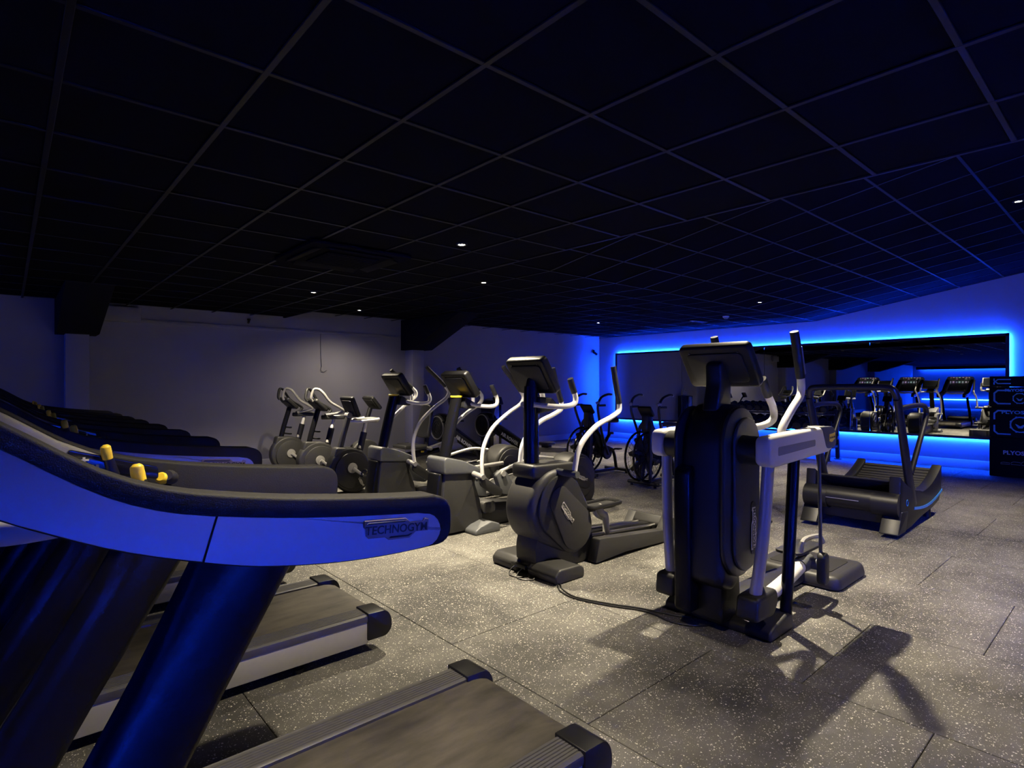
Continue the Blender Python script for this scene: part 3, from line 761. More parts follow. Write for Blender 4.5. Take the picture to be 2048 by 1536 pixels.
# ------------------------------------------------------------------ ellipticals with the rear drum
def make_cross(label):
    t = thing('elliptical_trainer', label, 'elliptical', (3.2, 4.62, 0), 0, 'elliptical trainers in a row')
    ox = 3.2
    S = lambda pts: [(a - ox, c) for a, c in pts]
    q = nb(); prism(q, fillet(S([(3.10, .74), (3.13, .76), (3.32, .715), (3.54, .62), (3.54, .565), (3.10, .60)]), .02), -.155, .155, 'y', bevel=.03, seg=3); obj('collar', q, 'grey', t)
    q = nb(); prism(q, fillet(S([(3.12, .61), (3.52, .58), (3.48, .48), (3.55, .30), (3.6, .02), (3.16, .02), (3.08, .25)]), .03), -.135, .135, 'y', bevel=.03, seg=3); obj('front_shroud', q, 'char', t)
    q = nb(); prism(q, fillet(S([(3.08, .60), (3.20, .60), (3.10, .02), (3.0, .02)]), .02), -.10, .10, 'y', bevel=.03, seg=3); obj('front_spine', q, 'column', t)
    q = nb(); tube(q, [(3.19 - ox, 0, .66), (3.27 - ox, 0, 1.0), (3.36 - ox, 0, 1.34)], .055, r2=.06, n=22); obj('column', q, 'column', t)
    q = nb(); lathe(q, [(.057, 0), (.062, .004), (.062, .016), (.057, .02)], (3.352 - ox, 0, 1.325), n=20); obj('yellow_ring', q, 'yellow', t)
    q = nb(); prism(q, fillet(S([(3.37, 1.22), (3.52, 1.21), (3.55, 1.26), (3.40, 1.33)]), .02), -.09, .09, 'y', bevel=.02); obj('handlebar_bracket', q, 'dark', t)
    console_box(t, (3.40 - ox, 0, 1.46), .42, .29, .07, 34)
    for s in (-1, 1):
        ph = 0 if s < 0 else -.13
        A = [(3.46, .55), (3.462, .70), (3.50, .86), (3.62, 1.02), (3.82, 1.14), (4.00, 1.22), (4.05, 1.29), (4.01, 1.36), (3.79, 1.62)]
        P3 = [(a - ox + ph * (c - .5), s * .28, c) for a, c in A]
        grip_tube(t, 'swing_arm', P3[:8], .02, [P3[7], (Vector(P3[7]) + Vector(P3[8])) / 2, Vector(P3[8]) - Vector((-.02, 0, .03)), P3[8]])
        q = nb(); cyl(q, (3.45 - ox, s * .15, .575), (3.45 - ox, s * .31, .555), .026, 16); obj('arm_pivot', q, 'mid', t)
        Hb = [(3.45, .05, 1.27), (3.52, .13, 1.245), (3.62, .19, 1.235), (3.70, .20, 1.25), (3.715, .20, 1.30), (3.69, .20, 1.36)]
        Gb = [(3.69, .20, 1.35), (3.67, .20, 1.39), (3.65, .20, 1.43), (3.645, .20, 1.45)]
        grip_tube(t, 'handlebar', [(a - ox, s * y, z) for a, y, z in Hb], .02, [(a - ox, s * y, z) for a, y, z in Gb])
        # lower swing lever, pedal beam, pedal
        lo, hi = sorted((s * .26, s * .29))
        q = nb(); prism(q, fillet(S([(3.44, .56), (3.50, .54), (3.72, .40), (3.70, .34), (3.60, .36), (3.43, .48)]), .03), lo, hi, 'y', bevel=.006); obj('swing_lever', q, 'dark', t)
        dz = .03 if s < 0 else -.05
        lo, hi = sorted((s * .18, s * .25))
        q = nb(); prism(q, fillet(S([(3.66, .52 + dz), (3.74, .56 + dz), (3.80, .54 + dz), (3.95, .33 + dz), (3.90, .29 + dz), (3.74, .32 + dz)]), .025), lo, hi, 'y', bevel=.008); lk = obj('link_plate', q, 'grey', t)
        q = nb(); cyl(q, (3.745 - ox, s * .17, .525 + dz), (3.745 - ox, s * .27, .525 + dz), .028, 16); obj('link_pin', q, 'mid', lk)
        q = nb(); tube(q, [(3.88 - ox, s * .2, .335 + dz), (4.3 - ox, s * .19, .38 + dz), (4.85 - ox, s * .19, .43)], .026, n=12); obj('pedal_beam', q, 'silver', t)
        q = nb(); prism(q, fillet(S([(3.92, .40 + dz), (4.02, .45 + dz), (4.36, .475 + dz), (4.38, .455 + dz), (4.04, .425 + dz), (3.93, .375 + dz)]), .01), *sorted((s * .11, s * .27)), 'y', bevel=.01); pd = obj('pedal', q, 'dark', t)
        q = nb(); prism(q, fillet(S([(3.93, .405 + dz), (4.02, .46 + dz), (4.37, .49 + dz), (4.37, .478 + dz), (4.03, .447 + dz)]), .004), *sorted((s * .255, s * .275)), 'y', bevel=.003); obj('pedal_edge', q, 'mid', pd)
        # foot blocks at the front and rear
        q = nb(); lo, hi = sorted((s * .05, s * .30))
        prism(q, fillet(S([(3.36, .0), (3.68, .0), (3.67, .075), (3.56, .11), (3.42, .075), (3.36, .04)]), .02), lo, hi, 'y', bevel=.015, seg=3); obj('front_foot', q, 'grey', t)
        # drum discs
        lo, hi = sorted((s * .15, s * .175))
        q = nb(); prism(q, S(circ(5.03, .37, .235, 36)), lo, hi, 'y', bevel=.012); d = obj('side_disc', q, 'char', t)
        lo, hi = sorted((s * .174, s * .19))
        q = nb(); prism(q, S(hull2((4.98, .40), .12, (5.10, .33), .09)), lo, hi, 'y', bevel=.006); obj('crank_cover', q, 'dark', d)
        logo(d, (5.03 - ox, s * .191, .36), (.9 if s < 0 else -.9, 0, -.3 if s < 0 else .3), (.3, 0, .9), .16)
    q = nb(); prism(q, S(hull2((5.03, .38), .265, (5.15, .20), .16)), -.152, .152, 'y', bevel=.04, seg=3); obj('rear_drum', q, 'char', t)
    q = nb(); prism(q, fillet(S([(3.5, .01), (5.3, .01), (5.3, .10), (4.7, .20), (4.2, .21), (3.5, .27)]), .03), -.105, .105, 'y', bevel=.02); obj('base_beam', q, 'black', t)
    q = nb(); prism(q, rrect(3.66 - ox, .21, .17, .12, .035), -.145, .145, 'y', bevel=.02); obj('pivot_cover', q, 'char', t)
    q = nb(); prism(q, fillet(S([(5.1, 0), (5.34, 0), (5.32, .07), (5.12, .08)]), .02), -.30, .30, 'y', bevel=.015); obj('rear_foot', q, 'dark', t)
    q = nb(); tube(q, [(4.0 - ox, .12, .50), (4.3 - ox, .13, .57), (4.6 - ox, .14, .61), (4.85 - ox, .12, .58)], .018, n=12); obj('guard_tube', q, 'white', t)
    return t
c1 = make_cross('charcoal elliptical with rear drum, next to the one with the front logo disc')
c2 = dup(c1); c2.location = (3.2, 5.85, 0)
def swing(root, deg):
    # turn both swing arms of a copy about their pivots
    p = Vector((3.46 - 3.2, 0, .55))
    for ch in root.children:
        if ch.name.startswith('swing_arm'):
            m = Matrix.Rotation(R(deg), 3, 'Y')
            ch.rotation_euler = (0, R(deg), 0); ch.location = p - m @ p
swing(c1, -3.5); swing(c2, -9)
c2['label'] = 'charcoal elliptical with rear drum, next to the exercise bikes'

# ------------------------------------------------------------------ upright bikes
def make_bike(label, kind):
    t = thing('exercise_bike', label, 'exercise bike', (3.3, 6.9, 0), 0, 'upright exercise bikes')
    ox = 3.3
    S = lambda pts: [(a - ox, c) for a, c in pts]
    body = 'black' if kind == 0 else 'char'
    q = nb(); prism(q, S(hull2((3.28, .38), .27, (3.34, .30), .24)), -.075, .075, 'y', bevel=.03, seg=3); obj('drum', q, body, t)
    for s in (-1, 1):
        lo, hi = sorted((s * .073, s * .095))
        q = nb(); prism(q, S(circ(3.31, .355, .235, 36)), lo, hi, 'y', bevel=.010); d = obj('side_disc', q, body, t)
        q = nb(); lathe(q, [(.065, 0), (.065, s * .012), (.02, s * .018), (.001, s * .018)], (3.30 - ox, s * .095, .39), 'y', 24); obj('crank_boss', q, 'mid', d)
        logo(d, (3.42 - ox, s * .0955, .20), (.5 if s < 0 else -.5, 0, -.85 if s < 0 else .85), (.85, 0, .5), .13)
        ca = R(-38) if s < 0 else R(142)
        e = Vector((3.30 - ox + .17 * math.cos(ca), s * .125, .39 + .17 * math.sin(ca)))
        q = nb(); tube(q, [(3.30 - ox, s * .118, .39), e], [.024, .016], r2=.008, n=12, smooth=False); cr = obj('crank', q, 'mid', t)
        q = nb(); box(q, (e.x, s * .18, e.z), (.10, .085, .025), bevel=.006); pd = obj('pedal', q, 'dark', t)
        q = nb(); tube(q, [(e.x - .03, s * .145, e.z + .01), (e.x - .02, s * .15, e.z + .06), (e.x, s * .18, e.z + .075), (e.x + .02, s * .21, e.z + .05), (e.x + .02, s * .22, e.z)], .006, r2=.016, n=8); obj('strap', q, 'black', pd)
        q = nb(); box(q, (e.x + .02, s * .219, e.z + .045), (.03, .006, .02)); obj('strap_tag', q, 'yellow', pd)
    # shroud shoulder and column
    q = nb(); prism(q, fillet(S([(3.06, .50), (3.10, .66), (3.26, .65), (3.46, .60), (3.52, .50), (3.3, .40)]), .03), -.07, .07, 'y', bevel=.025, seg=3); obj('shoulder', q, 'char', t)
    q = nb(); tube(q, [(3.17 - ox, 0, .60), (3.22 - ox, 0, .80), (3.31 - ox, 0, 1.10)], .036, r2=.04, n=18); cm = obj('column', q, 'column' if kind else 'char', t)
    # seat tube, seat post, saddle
    q = nb(); tube(q, [(3.43 - ox, 0, .52), (3.51 - ox, 0, .83)], [.042, .042], r2=.038, n=16, smooth=False); obj('seat_tube', q, 'black', t)
    q = nb(); cyl(q, (3.51 - ox, 0, .82), (3.545 - ox, 0, .96), .024, 16); obj('seat_post', q, 'white', t)
    q = nb()
    sp = [(-.17, .015), (-.12, .03), (-.02, .05), (.06, .095), (.12, .11), (.15, .085), (.155, .0)]
    outl = [(3.53 - ox + a, y) for a, y in sp] + [(3.53 - ox + a, -y) for a, y in reversed(sp[:-1])]
    outl = [tuple(v)[:2] for v in catmull([(a, y, 0) for a, y in outl], 3, True)]
    prism(q, outl, .955, 1.02, 'z', bevel=.022, seg=3); obj('saddle', q, 'leather' if kind else 'mid', t)
    if kind:
        console_box(t, (3.30 - ox, 0, 1.17), .34, .24, .05, 48, back='dark')
        for s in (-1, 1):
            q = nb(); tube(q, [(3.42 - ox, 0, 1.02), (3.50 - ox, s * .08, 1.035), (3.575 - ox, s * .19, 1.06), (3.59 - ox, s * .215, 1.085), (3.53 - ox, s * .215, 1.13), (3.40 - ox, s * .205, 1.21), (3.31 - ox, s * .19, 1.33), (3.26 - ox, s * .16, 1.385), (3.20 - ox, s * .12, 1.385), (3.17 - ox, s * .10, 1.27), (3.19 - ox, s * .09, 1.22)], .019, n=12)
            obj('handlebar', q, 'mid' if s < 0 else 'dark', t)
        for z in (.80, .70):
            q = nb(); tube(q, [(3.22 - ox, 0, z), (3.31 - ox, .02, z - .015), (3.36 - ox, .06, z - .02)], .012, n=8); obj('bottle_hook', q, 'black', t)
    else:
        console_box(t, (3.32 - ox, 0, 1.17), .36, .28, .045, 22, back='black')
        q = nb(); cyl(q, (3.29 - ox, -.05, 1.06), (3.29 - ox, .05, 1.06), .036, 18); obj('console_hinge', q, 'mid', t)
        for s in (-1, 1):
            q = nb(); tube(q, [(3.30 - ox, 0, .985), (3.38 - ox, s * .10, .98), (3.46 - ox, s * .19, .99), (3.58 - ox, s * .21, 1.0), (3.62 - ox, s * .2, 1.01)], .018, n=12); obj('handlebar', q, 'white', t)
    # bottle cage knob and base
    q = nb(); tube(q, [(3.42 - ox, -.05, .62), (3.45 - ox, 0, .66), (3.50 - ox, .03, .64)], .02, n=10); obj('adjuster', q, 'mid', t)
    q = nb(); prism(q, fillet(S([(2.98, 0), (3.80, 0), (3.78, .05), (3.50, .08), (3.1, .08), (3.0, .05)]), .02), -.05, .05, 'y', bevel=.015); obj('base_beam', q, 'black', t)
    for x in (3.04, 3.74):
        q = nb(); box(q, (x - ox, 0, .028), (.10, .50, .052), bevel=.018, seg=3); obj('foot', q, 'dark', t)
    return t
make_bike('upright black exercise bike with pale saddle and flat tilted screen', 0)
bk = make_bike('upright exercise bike with looped handlebar, next to the one with flat screen', 1)
bk.location = (3.3, 7.9, 0)
b3 = dup(bk); b3.location = (3.3, 9.0, 0)
b3['label'] = 'upright exercise bike with looped handlebar, next to the grey side wall'

# ------------------------------------------------------------------ recumbent bike
t = thing('recumbent_bike', 'recumbent exercise bike with padded black backrest behind the ellipticals', 'exercise bike', (5.0, 7.95, 0))
b = nb(); q = [(-.16, .60), (.16, .60), (.19, .72), (.17, .95), (.12, 1.12), (-.12, 1.12), (-.17, .95), (-.19, .72)]
prism(b, [tuple(v)[:2] for v in catmull([(a, c, 0) for a, c in q], 4, True)], -.035, .035, 'x', bevel=.025, seg=3)
b.transform(Matrix.Translation((.08, 0, 0)) @ Matrix.Translation((0, 0, .6)) @ Matrix.Rotation(R(12), 4, 'Y') @ Matrix.Translation((0, 0, -.6)))
obj('backrest', b, 'leather', t)
b = nb(); prism(b, fillet([(-.36, .44), (.06, .42), (.08, .49), (-.05, .50), (-.36, .50)], .03), -.2, .2, 'y', bevel=.025, seg=3); obj('seat', b, 'leather', t)
b = nb(); tube(b, [(.16, 0, .40), (.18, 0, .62), (.26, 0, .95)], .04, n=14); obj('back_post', b, 'black', t)
for s in (-1, 1):
    b = nb(); cyl(b, (-.22, s * .26, .47), (-.02, s * .26, .47), .03, 14); g = obj('side_grip', b, 'char', t)
    b = nb(); tube(b, [(-.02, s * .26, .47), (.1, s * .24, .42), (.14, s * .05, .4)], .018, n=10); obj('grip_bar', b, 'mid', g)
b = nb(); box(b, (.45, 0, .44), (.62, .09, .09), bevel=.008, rot=Matrix.Rotation(R(-14), 3, 'Y')); obj('seat_rail', b, 'silver', t)
b = nb(); box(b, (-.35, 0, .30), (1.5, .09, .10), bevel=.01, rot=Matrix.Rotation(R(-6), 3, 'Y')); obj('frame_beam', b, 'black', t)
b = nb(); box(b, (.50, 0, .20), (.07, .08, .42), bevel=.01, rot=Matrix.Rotation(R(10), 3, 'Y')); obj('rear_leg', b, 'char', t)
for x in (.54, -1.0):
    b = nb(); box(b, (x, 0, .03), (.10, .56, .06), bevel=.02); obj('foot', b, 'dark', t)
b = nb(); prism(b, hull2((-.95, .38), .25, (-.85, .30), .22), -.08, .08, 'y', bevel=.03, seg=3); obj('drum', b, 'char', t)
b = nb(); tube(b, [(-1.0, 0, .55), (-.93, 0, .85), (-.85, 0, 1.1)], .035, n=14); obj('column', b, 'black', t)
b = nb(); box(b, (.05, -.05, .37), (.05, .04, .03), bevel=.006); obj('release_tag', b, 'yellow', t)
console_box(t, (-.82, 0, 1.18), .34, .24, .05, 40, back='dark')

# ------------------------------------------------------------------ air rowers
def make_rower(label):
    # local: flywheel at the origin end, rail runs along -y
    t = thing('air_rower', label, 'rowing machine', (6.5, 9.45, 0), 0, 'air rowers by the side wall')
    q = nb(); lathe(q, [(.001, -.115), (.20, -.115), (.265, -.10), (.285, -.06), (.285, .06), (.265, .10), (.20, .115), (.001, .115)], (0, 0, .60), 'x', 36); fw = obj('flywheel_housing', q, 'gloss', t)
    for s in (-1, 1):
        q = nb(); tube(q, [(s * .118, a, c) for a, c in circ(0, .60, .225, 30)], .02, r2=.012, n=8, smooth=False, closed=True); obj('housing_ring', q, 'mid', fw)
        for r_ in (.08, .13, .18):
            q = nb(); tube(q, [(s * .12, a, c) for a, c in circ(0, .60, r_, 24)], .004, n=5, smooth=False, closed=True); obj('guard_wire', q, 'frame', fw)
    q = nb(); prism(q, fillet([(-.16, .73), (-.16, .50), (-1.25, .12), (-1.33, .16), (-1.30, .28)], .02), -.05, .05, 'x', bevel=.006); bm_ = obj('neck_beam', q, 'gloss', t)
    lettering('lettering', 'AIR ROWER', .10, 'print', bm_, (-.0514, -.80, .368), (0, -1, -.37), (0, -.37, 1), bold=.004)
    q = nb(); prism(q, [(-1.25, .15), (-1.25, .25), (-2.3, .31), (-2.3, .22)], -.03, .03, 'x', bevel=.004); obj('seat_rail', q, 'silver', t)
    q = nb(); prism(q, rrect(0, -1.8, .28, .24, .05), .325, .38, 'z', bevel=.015); st = obj('seat', q, 'leather', t)
    q = nb(); box(q, (0, -1.8, .30), (.12, .16, .05), bevel=.006); obj('seat_carriage', q, 'black', st)
    for y in (-.02, -2.26):
        q = nb(); box(q, (0, y, .03), (.56, .07, .06), bevel=.02); obj('foot', q, 'frame', t)
    q = nb(); box(q, (0, .0, .20), (.06, .09, .30), bevel=.008); obj('front_leg', q, 'frame', t)
    q = nb(); box(q, (0, -2.26, .14), (.05, .05, .22), bevel=.006); obj('rear_leg', q, 'frame', t)
    q = nb(); tube(q, [(0, -.20, .66), (0, -.24, .90), (0, -.34, 1.08)], .022, n=12); mp = obj('monitor_post', q, 'frame', t)
    q = nb(); box(q, (0, -.38, 1.12), (.22, .05, .17), bevel=.015, rot=Matrix.Rotation(R(-25), 3, 'X')); mo = obj('monitor', q, 'black', t)
    q = nb(); cyl(q, (-.25, -.38, .74), (.25, -.38, .74), .017, 14); obj('handle', q, 'black', t)
    for s in (-1, 1):
        q = nb(); box(q, (s * .13, -1.36, .22), (.11, .06, .28), bevel=.012, rot=Matrix.Rotation(R(-35), 3, 'X')); fp = obj('foot_plate', q, 'dark', t)
        q = nb(); tube(q, [(s * .13 - .06, -1.30, .25), (s * .13, -1.365, .30), (s * .13 + .06, -1.30, .25)], .006, r2=.015, n=8); obj('foot_strap', q, 'black', fp)
    q = nb(); cyl(q, (-.13, -1.34, .18), (.13, -1.34, .18), .015, 10); obj('footrest_stay', q, 'frame', t)
    return t
r1 = make_rower('gloss black air rower close to the wall column')
r2 = dup(r1); r2.location = (7.6, 9.4, 0); r2['label'] = 'gloss black air rower nearer the air bikes'

# ------------------------------------------------------------------ air bikes
def make_airbike(label):
    t = thing('air_bike', label, 'exercise bike', (6.92, 4.85, 0), 0, 'fan air bikes')
    ox = 7.0
    cx, cz, rr = 6.90 - ox, .43, .345
    for s in (-1, 1):
        q = nb(); tube(q, [(a, s * .07, c) for a, c in circ(cx, cz, rr, 40)], .016, n=8, smooth=False, closed=True); rim = obj('cage_rim', q, 'gloss', t)
        q = nb()
        for r_ in (.12, .19, .26, .305):
            tube(q, [(a, s * .09, c) for a, c in circ(cx, cz, r_, 30)], .0025, n=4, smooth=False, closed=True)
        for k in range(24):
            a = 2 * math.pi * k / 24
            tube(q, [(cx + .05 * math.cos(a), s * .095, cz + .05 * math.sin(a)), (cx + rr * math.cos(a), s * .075, cz + rr * math.sin(a))], .0025, n=4, smooth=False)
        o = obj('cage_wires', q, 'frame', rim)
        q = nb(); lathe(q, [(.001, s * .085), (.07, s * .085), (.075, s * .10), (.05, s * .11), (.001, s * .11)], (cx, 0, cz), 'y', 20); obj('hub', q, 'frame', t)
    for k in range(8):
        a = 2 * math.pi * (k + .3) / 8
        q = nb(); box(q, (0, 0, .18), (.05, .09, .26), bevel=.003, rot=Matrix.Rotation(R(0), 3, 'Z')); 
        q.transform(Matrix.Translation((cx, 0, cz)) @ Matrix.Rotation(a, 4, 'Y') @ Matrix.Rotation(R(28), 4, 'Z'))
        obj('fan_blade', q, 'frame', t)
    for s in (-1, 1):
        q = nb(); tube(q, [(cx, s * .105, cz - .38), (cx, s * .11, cz), (cx + .02, s * .10, cz + .36), (cx + .05, s * .045, .92), (cx + .06, s * .03, 1.02)], .024, n=10); obj('fork', q, 'frame', t)
        # swing handle
        q = nb(); tube(q, [(cx + .36, s * .17, .34), (cx + .20, s * .19, .62), (cx + .04, s * .23, 1.0), (cx + .02, s * .24, 1.14), (cx + .08, s * .25, 1.25), (cx + .22, s * .26, 1.30), (cx + .32, s * .26, 1.30)], .019, n=10); h = obj('handle', q, 'frame', t)
        q = nb(); cyl(q, (cx + .315, s * .26, 1.30), (cx + .33, s * .26, 1.30), .02, 12); obj('end_cap', q, 'white', h)
        q = nb(); tube(q, [(cx + .03, s * .235, 1.13), (cx + .14, s * .24, 1.13), (cx + .19, s * .24, 1.13)], .018, n=10); obj('inner_grip', q, 'black', h)
        q = nb(); cyl(q, (cx - .01, s * .225, 1.165), (cx + .03, s * .255, 1.185), .0225, 12); obj('clamp', q, 'mid', h)
        # crank and pedal
        ca = R(20) if s < 0 else R(200)
        e = Vector((cx + .42 + .16 * math.cos(ca), s * .15, .36 + .16 * math.sin(ca)))
        q = nb(); tube(q, [(cx + .42, s * .12, .36), e], [.018, .014], r2=.008, n=10, smooth=False); obj('crank', q, 'char', t)
        q = nb(); box(q, (e.x, s * .20, e.z), (.10, .09, .022), bevel=.005); obj('pedal', q, 'dark', t)
        q = nb(); lathe(q, [(.001, s * .115), (.10, s * .115), (.11, s * .10), (.11, s * .08), (.001, s * .08)], (cx + .42, 0, .36), 'y', 26); obj('chain_guard', q, 'dark', t)
    q = nb(); prism(q, fillet([(cx + .02, 1.03), (cx + .12, 1.03), (cx + .17, .86), (cx + .33, .68), (cx + .40, .46), (cx + .34, .34), (cx + .20, .60), (cx + .0, .80)], .04), -.055, .055, 'y', bevel=.012); obj('front_guard', q, 'frame', t)
    q = nb(); prism(q, [(cx + .1, .74), (cx + .26, .78), (cx + .40, .50), (cx + .50, .34), (cx + .42, .28), (cx + .30, .40)], -.05, .05, 'y', bevel=.01); obj('main_frame', q, 'frame', t)
    q = nb(); tube(q, [(cx + .45, 0, .34), (cx + .62, 0, .40), (cx + .72, 0, .30), (cx + .78, 0, .05)], .026, n=12); obj('rear_stay', q, 'frame', t)
    q = nb(); tube(q, [(cx + .36, 0, .38), (cx + .58, 0, .62), (cx + .60, 0, .66)], .028, n=12); obj('seat_tube', q, 'frame', t)
    q = nb(); cyl(q, (cx + .57, 0, .58), (cx + .60, 0, .84), .02, 12); sp_ = obj('seat_post', q, 'frame', t)
    q = nb(); cyl(q, (cx + .60, -.035, .66), (cx + .60, -.075, .66), .02, 12); obj('knob', q, 'dark', sp_)
    sp = [(-.15, .02), (-.08, .04), (.02, .09), (.10, .11), (.13, .08), (.135, .0)]
    outl = [(cx + .60 + a, y) for a, y in sp] + [(cx + .60 + a, -y) for a, y in reversed(sp[:-1])]
    outl = [tuple(v)[:2] for v in catmull([(a, y, 0) for a, y in outl], 3, True)]
    q = nb(); prism(q, outl, .83, .90, 'z', bevel=.025, seg=3); obj('saddle', q, 'leather', t)
    q = nb(); box(q, (cx + .05, 0, 1.07), (.05, .22, .17), bevel=.018, rot=Matrix.Rotation(R(-38), 3, 'Y')); mo = obj('monitor', q, 'black', t)
    q = nb(); tube(q, [(cx + .26, -.06, .88), (cx + .30, -.10, .88), (cx + .30, -.10, .80), (cx + .26, -.06, .78)], .005, n=6); obj('bottle_cage', q, 'mid', t)
    for x, w in ((cx - .02, .52), (cx + .80, .50)):
        q = nb(); cyl(q, (x, -w / 2, .05), (x, w / 2, .05), .026, 14); ft = obj('foot_bar', q, 'frame', t)
        for s in (-1, 1):
            q = nb(); cyl(q, (x, s * (w / 2 - .06), 0), (x, s * (w / 2 - .06), .035), .02, 12); obj('levelling_pad', q, 'black', ft)
    q = nb(); box(q, (cx + .39, 0, .055), (.80, .05, .045), bevel=.008); obj('base_beam', q, 'frame', t)
    return t
a1 = make_airbike('black fan air bike standing in front of the long mirror')
a2 = dup(a1); a2.location = (6.95, 5.98, 0); a2['label'] = 'black fan air bike in front of the blue corner'

# ------------------------------------------------------------------ vario machine
def make_vario():
    t = thing('cardio_trainer', 'tall black cardio trainer with silver arm covers and grey swing handles', 'elliptical', (3.35, 1.77, 0))
    ox = 3.35
    S = lambda pts: [(a - ox, c) for a, c in pts]
    # front foot, in two halves
    for s in (-1, 1):
        q = nb(); lo, hi = sorted((s * .015, s * .345))
        prism(q, fillet(S([(3.20, 0), (3.50, 0), (3.50, .10), (3.42, .105), (3.25, .075), (3.20, .05)]), .02), lo, hi, 'y', bevel=.02, seg=3); obj('front_foot', q, 'dark', t)
    # tall body: front spine, side plates
    st = lambda x0, x1, z0, z1: [(x, z) for x, z in rrect((x0 + x1) / 2, (z0 + z1) / 2, x1 - x0, z1 - z0, (x1 - x0) * .49, 8)]
    q = nb(); prism(q, S(fillet([(3.02, .30), (3.06, 1.16), (3.16, 1.33), (3.32, 1.34), (3.40, 1.2), (3.40, .45), (3.2, .22)], [.05, .15, .1, .1, .12, .15, .08], 6)), -.14, .14, 'y', bevel=.05, seg=4); obj('body', q, 'black', t)
    q = nb(); prism(q, S(fillet([(3.00, .10), (2.99, .95), (3.08, .98), (3.12, .10)], .03)), .045, .15, 'y', bevel=.02, seg=3); obj('front_spine', q, 'column', t)
    q = nb(); prism(q, S(fillet([(3.10, .05), (3.35, .05), (3.32, .5), (3.12, .5)], .03)), -.10, .10, 'y', bevel=.02); obj('lower_neck', q, 'black', t)
    for s in (-1, 1):
        lo, hi = sorted((s * .135, s * .165)); q = nb(); prism(q, S(st(3.02, 3.42, .33, 1.32)), lo, hi, 'y', bevel=.012); o = obj('side_plate', q, 'dark', t)
        lo, hi = sorted((s * .163, s * .185)); q = nb(); prism(q, S(st(3.10, 3.41, .36, 1.26)), lo, hi, 'y', bevel=.014, seg=3); p2 = obj('side_cover', q, 'char', t)
        q = nb(); prism(q, rrect(3.32 - ox, .60, .055, .32, .025, 5), *sorted((s * .184, s * .188)), 'y', bevel=.001, seg=1); obj('badge_recess', q, 'black', p2)
        logo(p2, (3.32 - ox, s * .1885, .60), (0, 0, 1), (-1 if s < 0 else 1, 0, 0), .25)
        # shoulder cylinder and arm cover
        q = nb(); cyl(q, (3.20 - ox, s * .16, 1.075), (3.19 - ox, s * .30, 1.075), .085, 28, .082); obj('shoulder', q, 'dark', t)
        lo, hi = sorted((s * .295, s * .385))
        q = nb(); prism(q, S(fillet([(3.10, 1.165), (3.80, 1.185), (4.0, 1.18), (4.05, 1.14), (4.05, 1.06), (3.98, 1.02), (3.16, .99), (3.10, 1.01)], [.05, .05, .05, .03, .03, .05, .05, .05])), lo, hi, 'y', bevel=.022, seg=3); ac = obj('arm_cover', q, 'white', t)
        lo, hi = sorted((s * .382, s * .389))
        q = nb(); prism(q, S(fillet([(3.20, 1.105), (3.72, 1.115), (3.72, 1.075), (3.20, 1.055)], .012)), *sorted((s * .383, s * .3865)), 'y', bevel=.0015, seg=1); obj('arm_groove', q, 'mid', ac)
        lo, hi = sorted((s * .293, s * .389))
        q = nb(); prism(q, S(fillet([(3.82, 1.188), (3.995, 1.184), (4.055, 1.145), (4.056, 1.06), (4.01, 1.045), (3.90, 1.045)], [.01, .04, .03, .03, .02, .03])), lo, hi, 'y', bevel=.018, seg=3); ec = obj('arm_end_cap', q, 'grey', ac)
        q = nb(); prism(q, S(fillet([(3.932, 1.135), (4.01, 1.14), (4.025, 1.145), (4.025, 1.10), (4.0, 1.095), (3.99, 1.085), (3.955, 1.083), (3.95, 1.09), (3.932, 1.088)], .003)), *sorted((s * .388, s * .392)), 'y', bevel=.001, seg=1); yb = obj('yellow_badge', q, 'yellow', ac)
        lettering('lettering', 'TECHNOGYM', .0155, 'badge_ink', ac, (3.978 - ox, s * .3925, 1.113), (1 if s < 0 else -1, 0, .05 if s < 0 else -.05), (0, 0, 1), bold=.0003, depth=.0004, width=.9)
        # swing handle rising out of the cover, grip
        A = [(3.46, 1.10), (3.53, 1.20), (3.66, 1.30), (3.775, 1.375), (3.80, 1.43), (3.79, 1.50)]
        G = [(3.79, 1.495), (3.755, 1.60), (3.715, 1.72), (3.69, 1.785)]
        a_ = grip_tube(t, 'swing_handle', [(a - ox, s * .27, c) for a, c in A], .024, [(a - ox, s * .27, c) for a, c in G], gm='black')
        q = nb(); tube(q, [(a - ox + .006, s * .295, c) for a, c in ((3.79, 1.52), (3.755, 1.62), (3.73, 1.69))], .004, r2=.014, ref=(1, 0, 0), n=8); obj('pulse_strip', q, 'chrome', a_)
        # fixed handlebar
        Hb = [(3.30, .06, 1.20), (3.42, .10, 1.185), (3.55, .14, 1.195), (3.645, .16, 1.235), (3.64, .16, 1.31), (3.58, .155, 1.385)]
        Gb = [(3.585, .155, 1.38), (3.55, .152, 1.43), (3.52, .15, 1.48), (3.51, .15, 1.49)]
        grip_tube(t, 'handlebar', [(a - ox, s * y, z) for a, y, z in Hb], .023, [(a - ox, s * y, z) for a, y, z in Gb])
        # silver rod to the low pivot box
        q = nb(); tube(q, [(3.20 - ox, s * .33, 1.02), (3.18 - ox, s * .31, .6), (3.16 - ox, s * .27, .23)], .033, n=16); obj('drive_rod', q, 'silver', t)
        q = nb(); prism(q, fillet(S([(3.06, .14), (3.28, .13), (3.34, .20), (3.32, .28), (3.08, .27)]), .03), *sorted((s * .20, s * .33)), 'y', bevel=.02, seg=3); obj('pivot_box', q, 'dark', t)
        # black standing column on the foot
        q = nb(); tube(q, [(3.58 - ox, s * .315, 1.03), (3.53 - ox, s * .315, .6), (3.47 - ox, s * .31, .06)], .032, r2=.034, n=18); obj('standing_column', q, 'column', t)
